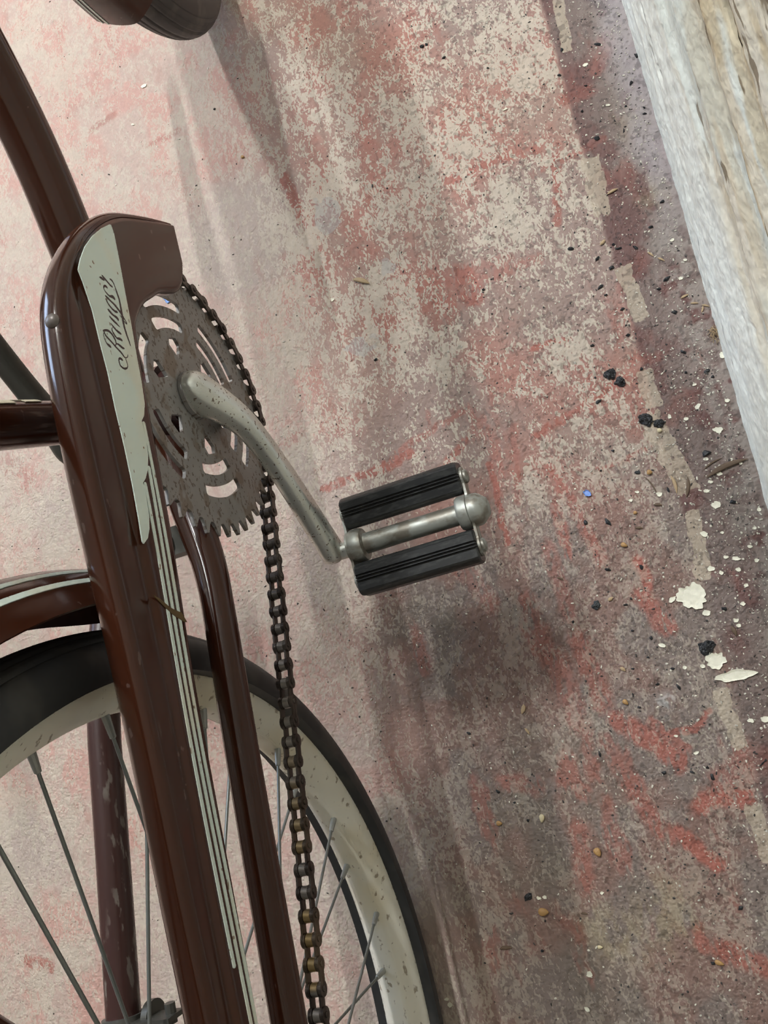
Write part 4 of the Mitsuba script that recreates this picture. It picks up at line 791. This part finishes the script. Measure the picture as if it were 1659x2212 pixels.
for k in range(6):
    a = PH + k * math.pi / 3
    disc = disc.difference(arc_slot(0.0626, 0.0708, a, math.radians(20.5))).difference(arc_slot(0.0472, 0.0552, a, math.radians(20.5)))
    tri = Polygon([(0.0255, 0.0), (0.0355, -0.0066), (0.0405, -0.0045), (0.0405, 0.0045), (0.0355, 0.0066)]).buffer(0.0008).buffer(-0.0016).buffer(0.0008)
    disc = disc.difference(affinity.rotate(tri, a, origin=(0, 0), use_radians=True))
ring = plate(disc, YR - 0.0012, YR + 0.0012)
ring.apply_translation([0, 0, BB])
put(f'{B}__chainring', ring, 'dull_steel')
labels[f'{B}__chainring'] = {'label': 'grey steel chainring with curved slots and rust spots'}

# --- cranks: a forged arm swelling at the axle, and its pin in the chainring
CR = 0.160
U = np.array([-0.1045, 0, -0.1215]) / np.hypot(0.1045, 0.1215)
def crank(sign, side_y, key, mat):
    cl = [(-0.004, -0.0490, 0.0128, 0.0118), (0.004, -0.0535, 0.0128, 0.0115), (0.0135, -0.0595, 0.0112, 0.0102), (0.027, -0.0660, 0.0094, 0.0088), (0.045, -0.0698, 0.0082, 0.0080), (0.066, -0.0714, 0.0080, 0.0078),
          (0.093, -0.0722, 0.0085, 0.0080), (0.119, -0.0722, 0.0091, 0.0084), (0.145, -0.0722, 0.0099, 0.0088), (0.158, -0.0720, 0.0102, 0.0090)]
    q = spline([(s, y, a, b) for s, y, a, b in cl], 50) if False else np.array([CubicSpline([c[0] for c in cl], [c[1:] for c in cl])(s) for s in np.linspace(-0.004, 0.158, 50)])
    s = np.linspace(-0.004, 0.158, 50)
    path = np.array([P(*(sign * U * si)) for si in s])
    path[:, 1] = q[:, 0] if sign > 0 else -q[:, 0] * 0 + side_y
    across = np.cross(U, [0, 1, 0])
    put(key, sweep(path, q[:, 1], q[:, 2], ref=across, n=32, round_ends=True, square=0.72), mat, True)
crank(1, 0, f'{B}__crank', 'pitted_chrome')
labels[f'{B}__crank'] = {'label': 'pitted chrome crank arm on the drive side'}
crank(-1, 0.055, f'{B}__crank_001', 'dark_steel')
labels[f'{B}__crank_001'] = {'label': 'dark crank arm on the far side'}
pin_a = PH + 5 * math.pi / 3
for q in range(6):
    if abs(((PH + q * math.pi / 3) - math.atan2(U[2], U[0]) + math.pi) % (2 * math.pi) - math.pi) < abs((pin_a - math.atan2(U[2], U[0]) + math.pi) % (2 * math.pi) - math.pi):
        pin_a = PH + q * math.pi / 3
pin = np.array([math.cos(pin_a), 0, math.sin(pin_a)]) * 0.0345
put(f'{B}__crank__drive_pin', cyl(P(pin[0], -0.0475, pin[2]), P(U[0] * 0.034, -0.066, U[2] * 0.034), 0.0048, 16, 0.0062), 'dull_steel', 30)
put(f'{B}__axle', cat(cyl(P(0, -0.055, 0), P(0, 0.058, 0), 0.0095, 20), cyl(P(0, -0.0495, 0), P(0, -0.0466, 0), 0.0165, 30)), 'dull_steel', 30)

# --- pedals
def pedal(key, centre, s):
    """centre: where the pedal's spindle meets the crank; s = -1 drive side, +1 far side."""
    x, y0, z = centre
    Y = lambda d: y0 + s * d
    ax = lambda d, r: (d, r)
    put(f'{key}__spindle', lathe([(-0.004, 0.0066), (0.0065, 0.0066), (0.0065, 0.0078), (0.0085, 0.0078)], (x, y0, z), (0, s, 0), 20), 'pitted_chrome', 30)
    put(f'{key}__sleeve', lathe([(0.008, 0.0118), (0.0115, 0.0132), (0.0165, 0.0132), (0.0195, 0.0122), (0.0205, 0.0080), (0.050, 0.0077), (0.0945, 0.0077), (0.0955, 0.0118), (0.0975, 0.0130), (0.1035, 0.0130), (0.1045, 0.0115)], (x, y0, z), (0, s, 0), 32), 'pedal_steel', 35)
    put(f'{key}__dust_cap', lathe([(0.1055, 0.0122), (0.1085, 0.0122), (0.1115, 0.0117), (0.1150, 0.0086), (0.1175, 0.0066), (0.1185, 0.0022)], (x, y0, z), (0, s, 0), 28), 'pedal_steel', 40)
    outline = Point(0, 0).buffer(0.0122).union(Polygon([(-0.026, -0.0060), (0.026, -0.0060), (0.026, 0.0060), (-0.026, 0.0060)])).union(Point(-0.026, 0).buffer(0.0078)).union(Point(0.026, 0).buffer(0.0078)).buffer(-0.003).buffer(0.003)
    outline = outline.buffer(0.004).buffer(-0.004)
    for d0, d1 in ((0.0075, 0.0093), (0.1042, 0.1060)):
        pl = plate(outline, Y(d0), Y(d1))
        pl.apply_translation([x, 0, z])
        put(num(f'{key}__end_plate'), pl, 'pedal_steel', 30)
    prof = np.array([(-0.0085, 0.0112), (-0.0026, 0.0112), (-0.0024, 0.0086), (-0.0012, 0.0086), (-0.0010, 0.0112), (-0.0002, 0.0112), (0.0002, 0.0086), (0.0012, 0.0086), (0.0014, 0.0112), (0.0022, 0.0112), (0.0024, 0.0086), (0.0034, 0.0086), (0.0036, 0.0112), (0.0085, 0.0112),
                     (0.0105, 0.0096), (0.0122, 0.0062), (0.0122, -0.0062), (0.0105, -0.0096), (0.0085, -0.0112), (0.0036, -0.0112), (0.0034, -0.0086), (0.0024, -0.0086), (0.0022, -0.0112), (-0.0022, -0.0112), (-0.0024, -0.0086), (-0.0034, -0.0086), (-0.0036, -0.0112), (-0.0085, -0.0112),
                     (-0.0105, -0.0096), (-0.0122, -0.0062), (-0.0122, 0.0062), (-0.0105, 0.0096)])
    for w, tilt in ((0.0262, -12), (-0.0262, -2)):
        c, sn = math.cos(math.radians(tilt)), math.sin(math.radians(tilt))
        pr = np.stack([prof[:, 0] * c + prof[:, 1] * sn, -prof[:, 0] * sn + prof[:, 1] * c], 1)
        rings = np.array([np.stack([x + w + pr[:, 0] * k, np.full(len(pr), Y(d)), z + pr[:, 1] * k], 1) for d, k in ((0.0096, 0.90), (0.0104, 0.97), (0.0125, 1.0), (0.056, 1.0), (0.1012, 1.0), (0.1030, 0.97), (0.1040, 0.90))])
        blk = skin(rings)
        if blk.volume < 0:
            blk.invert()
        put(num(f'{key}__rubber_block'), blk, 'worn_rubber', 25)
        for d, r in ((0.0055, 0.0036), (0.1060, 0.0052)):
            put(num(f'{key}__nut'), lathe([(0, r), (0.0018, r), (0.0026, r * 0.85), (0.0034, r * 0.4)] if d > 0.05 else [(0, r * 0.8), (0.0008, r), (0.0022, r)], (x + w, Y(d), z), (0, s, 0), 14), 'pedal_steel', 30)
pr_ = np.array(P(*(U * CR)))
pedal(f'{B}__pedal', (pr_[0], -0.0795, pr_[2]), -1)
pl_ = np.array(P(*(-U * CR)))
pedal(f'{B}__pedal_001', (pl_[0], 0.0630, pl_[2]), 1)
labels[f'{B}__pedal'] = {'label': 'black rubber block pedal on the drive side'}

# --- chain: alternating outer and inner links round the chainring and the rear sprocket
R_C = 0.0424
cog = gear(21, 0.1, R_C + 0.0040, R_C - 0.0040).difference(Point(0, 0).buffer(0.015))
cog = plate(cog, YR - 0.0014, YR + 0.0014)
cog.apply_translation([REAR[0], 0, REAR[2]])
put(f'{B}__rear_wheel__sprocket', cat(cog, cyl((REAR[0], YR + 0.001, REAR[2]), (REAR[0], -0.026, REAR[2]), 0.019, 24)), 'dark_steel')
dx, dz = REAR[0], REAR[2] - BB
D_ = math.hypot(dx, dz)
base = math.atan2(dz, dx)                               # from crank to hub
al = math.acos((R_P - R_C) / D_)
def chain_points(count):
    # start at the lower tangent point on the chainring, run back to the sprocket, round it, forward, round the ring
    lo, hi = base + al, base - al                       # tangent angles: below and above (rear is at angle ~180 degrees)
    c1, c2 = np.array([0, 0.0]), np.array([dx, dz])
    pt = lambda c, r, a: c + r * np.array([math.cos(a), math.sin(a)])
    segs = [('l', pt(c1, R_P, lo), pt(c2, R_C, lo)), ('a', c2, R_C, lo, hi), ('l', pt(c2, R_C, hi), pt(c1, R_P, hi)), ('a', c1, R_P, hi, lo - 2 * math.pi)]
    dense = []
    for sg in segs:
        if sg[0] == 'l':
            t = np.linspace(0, 1, 500, endpoint=False)[:, None]
            dense.append(sg[1] * (1 - t) + sg[2] * t)
        else:
            a = np.linspace(sg[3], sg[4], 600, endpoint=False)
            dense.append(sg[1] + sg[2] * np.stack([np.cos(a), np.sin(a)], 1))
    d = np.vstack(dense)
    d = np.vstack([d, d[:1]])
    s = np.concatenate([[0], np.cumsum(np.linalg.norm(np.diff(d, axis=0), axis=1))])
    q = np.linspace(0, s[-1], count, endpoint=False)
    return np.stack([np.interp(q, s, d[:, 0]), np.interp(q, s, d[:, 1])], 1), s[-1]
_, loop = chain_points(10)
N_L = int(round(loop / PITCH / 2)) * 2
pts, _ = chain_points(N_L)
def link_plate(r, waist, y0, y1):
    h = PITCH / 2
    g = Point(-h, 0).buffer(r, 10).union(Point(h, 0).buffer(r, 10)).union(shapely.box(-h, -waist, h, waist))
    return plate(g.buffer(0.0012, 4).buffer(-0.0012, 4).simplify(0.00005), y0, y1)
h = PITCH / 2
OUTER = cat(link_plate(0.0043, 0.0026, -0.00505, -0.00380), link_plate(0.0043, 0.0026, 0.00380, 0.00505),
    *[lathe([(-0.0060, 0.0013), (-0.0055, 0.0018), (0.0055, 0.0018), (0.0060, 0.0013)], (sx, 0, 0), (0, 1, 0), 10) for sx in (-h, h)])
INNER = cat(link_plate(0.0042, 0.0026, -0.00370, -0.00250), link_plate(0.0042, 0.0026, 0.00250, 0.00370))
shape_r = mikit.ply(lathe([(-0.0024, 0.0036), (-0.0020, 0.0039), (0.0020, 0.0039), (0.0024, 0.0036)], (0, 0, 0), (0, 1, 0), 14), 'roller_steel', smooth=30)
shape_o = mikit.ply(OUTER, 'oily_steel', smooth=30)
shape_i = mikit.ply(INNER, 'oily_steel', smooth=30)
for i in range(N_L):
    a, b = pts[i], pts[(i + 1) % N_L]
    c = (a + b) / 2
    ang = math.degrees(math.atan2(b[1] - a[1], b[0] - a[0]))
    tw = T().translate([c[0], YR, c[1] + BB]).rotate([0, 1, 0], -ang)
    if i % 2:
        again(num(f'{B}__chain__outer_link'), shape_o, tw)
    else:
        again(num(f'{B}__chain__inner_link'), shape_i, tw)
        for q in (a, b):
            again(num(f'{B}__chain__roller'), shape_r, T().translate([q[0], YR, q[1] + BB]))
labels[f'{B}__chain'] = {'label': 'oily roller chain with rusty rollers towards the rear'}

# --- chain guard: pressed sheet with a domed top, a step along its face and a lobe in front of the chainring
YF = -0.0640
PAIRS = np.array([[-0.470, 0.096, -0.470, 0.0700], [-0.400, 0.1030, -0.405, 0.0725], [-0.338, 0.1085, -0.345, 0.0742], [-0.282, 0.1135, -0.287, 0.0758], [-0.227, 0.1180, -0.230, 0.0772], [-0.173, 0.1238, -0.175, 0.0778], [-0.120, 0.1305, -0.120, 0.0762], [-0.060, 0.1370, -0.060, 0.0770], [-0.018, 0.1392, -0.020, 0.0778],
    [0.010, 0.1372, 0.004, 0.0772], [0.035, 0.1280, 0.018, 0.0745], [0.055, 0.1160, 0.033, 0.0645], [0.075, 0.0990, 0.044, 0.0520], [0.091, 0.0800, 0.053, 0.0400], [0.104, 0.0560, 0.0605, 0.0240], [0.114, 0.0335, 0.0695, 0.0150], [0.121, 0.0140, 0.0835, 0.0112]])
STEP = np.array([0.50, 0.50, 0.50, 0.49, 0.48, 0.47, 0.50, 0.53, 0.585, 0.66, 0.80, 0.86, 0.87, 0.87, 0.87, 0.87, 0.87])
tt = np.concatenate([[0], np.cumsum(np.linalg.norm(np.diff(PAIRS[:, :2], axis=0), axis=1))])
us = np.linspace(0, tt[-1], 150)
CL = CubicSpline(tt, PAIRS)(us)
ST = np.interp(us, tt, STEP)
tan = np.gradient(CL[:, :2], axis=0)
tan /= np.linalg.norm(tan, axis=1)[:, None]
out_n = np.stack([-tan[:, 1], tan[:, 0]], 1)             # outward (up, then forward) normal of the crest line
rows = []
for i in range(len(us)):
    C_, L_ = CL[i, :2], CL[i, 2:]
    st, row = ST[i], []
    add = lambda q, y: row.append((q[0], y, q[1] + BB))
    span = C_ - L_
    ln = np.linalg.norm(span)
    add(L_ + span * 0.006, YF + 0.0075)
    add(L_, YF + 0.0050)
    add(L_ + span * (0.0005 / ln), YF + 0.0022)
    add(L_ + span * (0.0022 / ln), YF + 0.0006)
    add(L_ + span * (0.0045 / ln), YF)
    for v in np.linspace(0.16, 1, 6):
        add(L_ + span * (0.0045 / ln + (st - 0.03 - 0.0045 / ln) * v), YF)
    add(L_ + span * st, YF + 0.0005)
    add(L_ + span * (st + 0.045), YF + 0.0028)
    top = 1 - 0.0062 / ln
    lo = st + 0.075
    for v in np.linspace(0, 1, 5):
        add(L_ + span * (lo + (top - lo) * v), YF + 0.0034 - 0.0008 * v)
    for th in np.radians([18, 36, 54, 72, 90]):
        add(C_ - out_n[i] * 0.0062 * (1 - math.sin(th)), YF + 0.0026 + 0.0058 * (1 - math.cos(th)))
    for dy, dn in ((0.0108, 0.0003), (0.0135, 0.0011), (0.0168, 0.0028), (0.0200, 0.0058), (0.0230, 0.0100), (0.0258, 0.0150)):
        add(C_ - out_n[i] * dn, YF + 0.0010 + dy)
    rows.append(row)
grid = np.array(rows)
guard = sheet(grid, 0.0012)
guard_mid = grid[75, 8]
put(f'{B}__chain_guard', guard, 'brown_enamel', 40)
labels[f'{B}__chain_guard'] = {'label': 'glossy brown chain guard'}
panel = Polygon(PANEL).buffer(0.0006).buffer(-0.0006)
put(f'{B}__chain_guard__painted_panel', plate(panel, YF - 0.0004, YF + 0.0003), 'mint_paint')
labels[f'{B}__chain_guard__painted_panel'] = {'label': 'mint green panel with dark script lettering'}
for st in STRIPES:
    st = list(st)
    if st[-1][0] < -0.34:
        d = np.array(st[-1]) - np.array(st[-2])
        st.append(tuple(np.array(st[-1]) + d * 1.6))
    q = spline([(a, b, 0) for a, b in st], 40)[:, :2]
    put(num(f'{B}__chain_guard__pin_stripe'), plate(LineString(q).buffer(0.00115, 6), YF - 0.0004, YF + 0.0003), 'mint_paint')
script = []
for stroke in STROKES:
    s_ = np.array(stroke)
    q = spline(s_, 8 * len(s_))
    script += [Point(a[0], a[1]).buffer(max(a[2] * 0.60, 0.00012), 6).union(Point(b[0], b[1]).buffer(max(b[2] * 0.60, 0.00012), 6)).convex_hull for a, b in zip(q[:-1], q[1:])]
put(f'{B}__chain_guard__lettering', plate(shapely.union_all(script).simplify(0.00003), YF - 0.0006, YF - 0.0003), 'lettering_paint')
put(f'{B}__chain_guard__rust_mark', plate(Polygon(RUST).buffer(0), YF - 0.0006, YF - 0.0002), 'rust_stain')
gi = int(np.argmin(abs(CL[:, 0] + 0.004)))
put(f'{B}__chain_guard__rivet', lathe([(-0.001, 0.0040), (0.0008, 0.0038), (0.0018, 0.0028), (0.0023, 0.0012)], grid[gi, -7], np.array([out_n[gi, 0] * 0.99, 0.1, out_n[gi, 1] * 0.99]), 16), 'rivet_steel', 40)

# --- saddle, post and handlebar
post_top = seat_top + SEAT_DIR * 0.10
put(f'{B}__seat_post', cyl(seat_top - SEAT_DIR * 0.05, post_top, 0.0105, 16), 'pitted_chrome', 30)
sad = []
for u in np.linspace(0, 1, 24):
    x = post_top[0] - 0.13 + 0.27 * u
    w = 0.018 + 0.082 * (1 - u) ** 1.6 * min(1, 0.35 + u * 6)
    hgt = 0.022 * min(1, 0.4 + u * 4) * min(1, 0.4 + (1 - u) * 6)
    a = np.arange(20) * 2 * np.pi / 20
    sad.append(np.stack([np.full(20, x), w * np.cos(a), post_top[2] + 0.03 + 0.012 * (u - 0.5) ** 2 * 4 + hgt * np.sin(a)], 1))
sad = skin(np.array(sad))
if sad.volume < 0:
    sad.invert()
put(f'{B}__saddle', sad, 'black_leather', 40)
stem = head_hi + (head_hi - head_lo) / np.linalg.norm(head_hi - head_lo) * 0.06
put(f'{B}__stem', cat(cyl(head_hi, stem, 0.011, 16), cyl(stem, stem + [0.085, 0, 0.005], 0.011, 16)), 'pitted_chrome', 30)
c_ = stem + [0.085, 0, 0.005]
bar = spline([c_ + [-0.20, -0.30, 0.075], c_ + [-0.09, -0.285, 0.085], c_ + [0.0, -0.19, 0.07], c_ + [0.01, -0.06, 0.01], c_ + [0, 0, 0], c_ + [0.01, 0.06, 0.01], c_ + [0.0, 0.19, 0.07], c_ + [-0.09, 0.285, 0.085], c_ + [-0.20, 0.30, 0.075]], 90)
put(f'{B}__handlebar', sweep(bar, 0.011, ref=(0, 0, 1), n=16, round_ends=True), 'pitted_chrome', 40)
for sl in (slice(0, 16), slice(-16, None)):
    put(num(f'{B}__handlebar__grip'), sweep(bar[sl], 0.016, ref=(0, 0, 1), n=16, round_ends=True), 'black_leather', 40)

# ---------------------------------------------------------------- litter on the floor
NAMED = {   # the largest pieces, told apart one by one
    ('flake', 0): ('largest cream paint flake, ragged and roundish, lying towards the wall', None),
    ('flake', 1): ('ragged cream paint flake touching the big charcoal chunk', None), ('flake', 2): ('long narrow cream paint flake nearest the wall', None),
    ('char', 4): ('charcoal chunk beside a ragged cream paint flake', None), ('char', 0): ('left piece of the split charcoal lump, the upper of two lumps on cream floor', None), ('char', 1): ('right piece of the split charcoal lump, the upper of two lumps on cream floor', None),
    ('char', 2): ('left piece of the long two-part charcoal lump on the pale strip', None), ('char', 3): ('right piece of the long two-part charcoal lump, yellow crumb at its edge', None),
    ('splinter', 0): ('tan wood splinter alone on the cream flecked floor above the crank', None), ('splinter', 9): ('long curved brown wood splinter close to the wall foot', None),
    ('splinter', 4): ('curled tan shaving on the cream strip high up beside the wall', None), ('splinter', 15): ('pale tan wood splinter on the grey floor right of the rear tire', None),
    ('blue', 0): ('bright blue plastic scrap on the cream floor right of the pedal', None), ('blue', 1): ('blue plastic scrap seen through the chainring slot', None),
    ('straw', 0): ('small tuft of ochre straw fibres at the wall foot', None), ('seed', 2): ('cream seed alone on the grey floor right of the rear rim', None), ('seed', 3): ('large ochre crumb on the floor right of the rear tire', None),
    ('char', 50): ('pointed flat charcoal chip right of the pedal shadow', None), ('char', 75): ('long dark charcoal crumb right of the lower rear tire', None)}
KINDS = {'char': ('charcoal_chip', 'small black charcoal chip scattered on the worn floor', 'charcoal chip', 'charcoal chips on the floor'),
         'flake': ('paint_flake', 'small cream paint flake scattered on the floor near the wall', 'paint flake', 'cream paint flakes on the floor'),
         'splinter': ('wood_splinter', 'small brown or tan wood splinter lying on the floor', 'splinter', 'wood splinters on the floor'),
         'seed': ('seed', 'small ochre or brown seed lying on the floor', 'seed', 'seeds on the floor'), 'straw': ('straw_tuft', '', 'straw', None), 'blue': ('plastic_scrap', '', 'scrap', None)}
seen = {}
for i, (kind, x, y, s, w, a, where) in enumerate(DEBRIS):
    k = seen.get(kind, 0)
    seen[kind] = k + 1
    name, label, category, group = KINDS[kind]
    key = num(name)
    if kind == 'char':
        mesh = shard(s, w, 0.32 * min(s, w) + 0.0006, 100 + i, 11 if s > 0.006 else 8)
        mat = 'char_grey' if k in (5, 50) else 'char_black'
        if s > 0.009:
            mesh = sub(mesh, 3)
            v = np.array(mesh.vertices)
            nn = np.array(mesh.vertex_normals)
            v += nn * ((meshkit.fbm(v / 0.0022 + i, 3) - 0.5) * 0.0042)[:, None]
            v[:, 2] = np.maximum(v[:, 2], 0)
            mesh = trimesh.Trimesh(v, mesh.faces, process=False)
    elif kind == 'flake':
        mesh = ragged(s, w, 300 + i, 0.0007, 60 if s > 0.008 else 22, 0.34, 0.0012 if s > 0.008 else 0.0003)
        mat = 'flake_cream'
    elif kind == 'splinter':
        q = np.array([[-s / 2, 0, 0.0], [-s / 6, 0.05 * s, 0.0], [s / 6, 0.03 * s, 0.0], [s / 2, -0.04 * s, 0.0]])
        q[:, 2] = w * 0.32
        mesh = sweep(spline(q, 10), np.array([0.15, 0.5, 0.85, 1, 1, 1, 0.9, 0.7, 0.45, 0.12]) * w / 2, np.array([0.15, 0.5, 0.85, 1, 1, 1, 0.9, 0.7, 0.45, 0.12]) * w * 0.30, ref=(0, 1, 0), n=8)
        mat = 'splinter_brown' if k in (9, 10, 11, 13, 14, 17, 20, 21, 22, 23) else 'splinter_tan'
    elif kind == 'seed':
        mesh = trimesh.creation.icosphere(2)
        v = np.array(mesh.vertices) * [s / 2, w / 2, min(s, w) * 0.32]
        v[:, 1] *= 1 - 0.35 * v[:, 0] / (s / 2)
        v[:, 2] += min(s, w) * 0.32
        mesh = trimesh.Trimesh(v, mesh.faces, process=False)
        mat = 'seed_cream' if k in (2, 8, 9) else 'seed_ochre'
    elif kind == 'straw':
        r_ = np.random.default_rng(5)
        bits = []
        for _ in range(34):
            o_, an, l_ = r_.normal(0, 0.22, 2) * [s, w], r_.normal(0, 0.7), s * r_.uniform(0.25, 0.6)
            d_ = np.array([math.cos(an), math.sin(an)]) * l_ / 2
            bits.append(sweep(spline([(o_[0] - d_[0], o_[1] - d_[1], 0.0004), (o_[0], o_[1] + 0.001, r_.uniform(0.001, 0.004)), (o_[0] + d_[0], o_[1] + d_[1], 0.0005)], 6), 0.00022, ref=(0, 0.3, 1), n=5))
        mesh, mat = cat(*bits), 'splinter_tan'
    else:
        mesh, mat = ragged(s, w, 500 + i, 0.0008, 24, 0.3, 0.0015), 'blue_plastic'
    put(key, mesh, mat, 35 if kind in ('seed', 'splinter', 'straw') else False, to_world=T().translate([x, y, 0.0002]).rotate([0, 0, 1], math.degrees(a)))
    nm = NAMED.get((kind, k))
    if nm:
        tag(key, nm[0], category, group)
    else:
        tag(key, where or label, category, group)

def grit(key, parts, label):
    """Crumbs too small and many to pick apart, scattered with the given densities, as one mesh; each crumb keeps its own colour."""
    base = trimesh.creation.icosahedron()
    V, F, K, at = [], [], [], 0
    for count, colour, sizes, dens, seed in parts:
        r, done = np.random.default_rng(seed), 0
        while done < count:
            x, y, q = r.uniform(-0.60, 0.95), r.uniform(-0.43, 0.45), r.random()
            edge = -0.4225 - 0.0588 * (x - 0.356) + 0.0085
            if y < edge or q > dens(x, y - edge) or (-0.05 < y < 0.05 and (x < -0.36 or x > 0.56)):
                continue
            s = sizes[0] * (sizes[1] / sizes[0]) ** (r.random() ** 2.2)
            el, a = r.uniform(1, 2.6), r.random() * np.pi
            v = np.array(base.vertices) * r.uniform(0.6, 1.1, (12, 1)) * [s * el ** 0.5, s / el ** 0.5, s * 0.45]
            c, sn = math.cos(a), math.sin(a)
            V.append(np.stack([v[:, 0] * c - v[:, 1] * sn + x, v[:, 0] * sn + v[:, 1] * c + y, v[:, 2] - v[:, 2].min()], 1))
            F.append(base.faces + at)
            K.append(np.repeat([np.array(colour) * r.uniform(0.7, 1.15)], 12, 0))
            at += 12
            done += 1
    put(key, trimesh.Trimesh(np.vstack(V), np.vstack(F), process=False), 'grit_mix', color=np.vstack(K))
    tag(key, label, 'grit', kind='stuff')
solid('grit_mix', {'type': 'mesh_attribute', 'name': 'vertex_color'}, 0.7)
foot = lambda x, d: math.exp(-max(d, 0) / 0.034) * (1.0 if x < 0.02 else 0.55) + 0.22 * math.exp(-max(d, 0) / 0.07) + 0.16 * (0.5 if x > 0.1 else 1) * math.exp(-max(d, 0) / 0.2) + 0.008
soot = lambda x, d: 0.4 * math.exp(-max(d, 0) / 0.10) + 0.22 * (0.4 if x > 0 else 1) * math.exp(-max(d, 0) / 0.26) + 0.006
grit('floor_grit', [(13500, (0.54, 0.51, 0.43), (0.00026, 0.0013), foot, 41), (6500, (0.030, 0.026, 0.023), (0.0003, 0.0012), soot, 42)], 'pale plaster crumbs and dark soot specks strewn over the floor towards the wall')
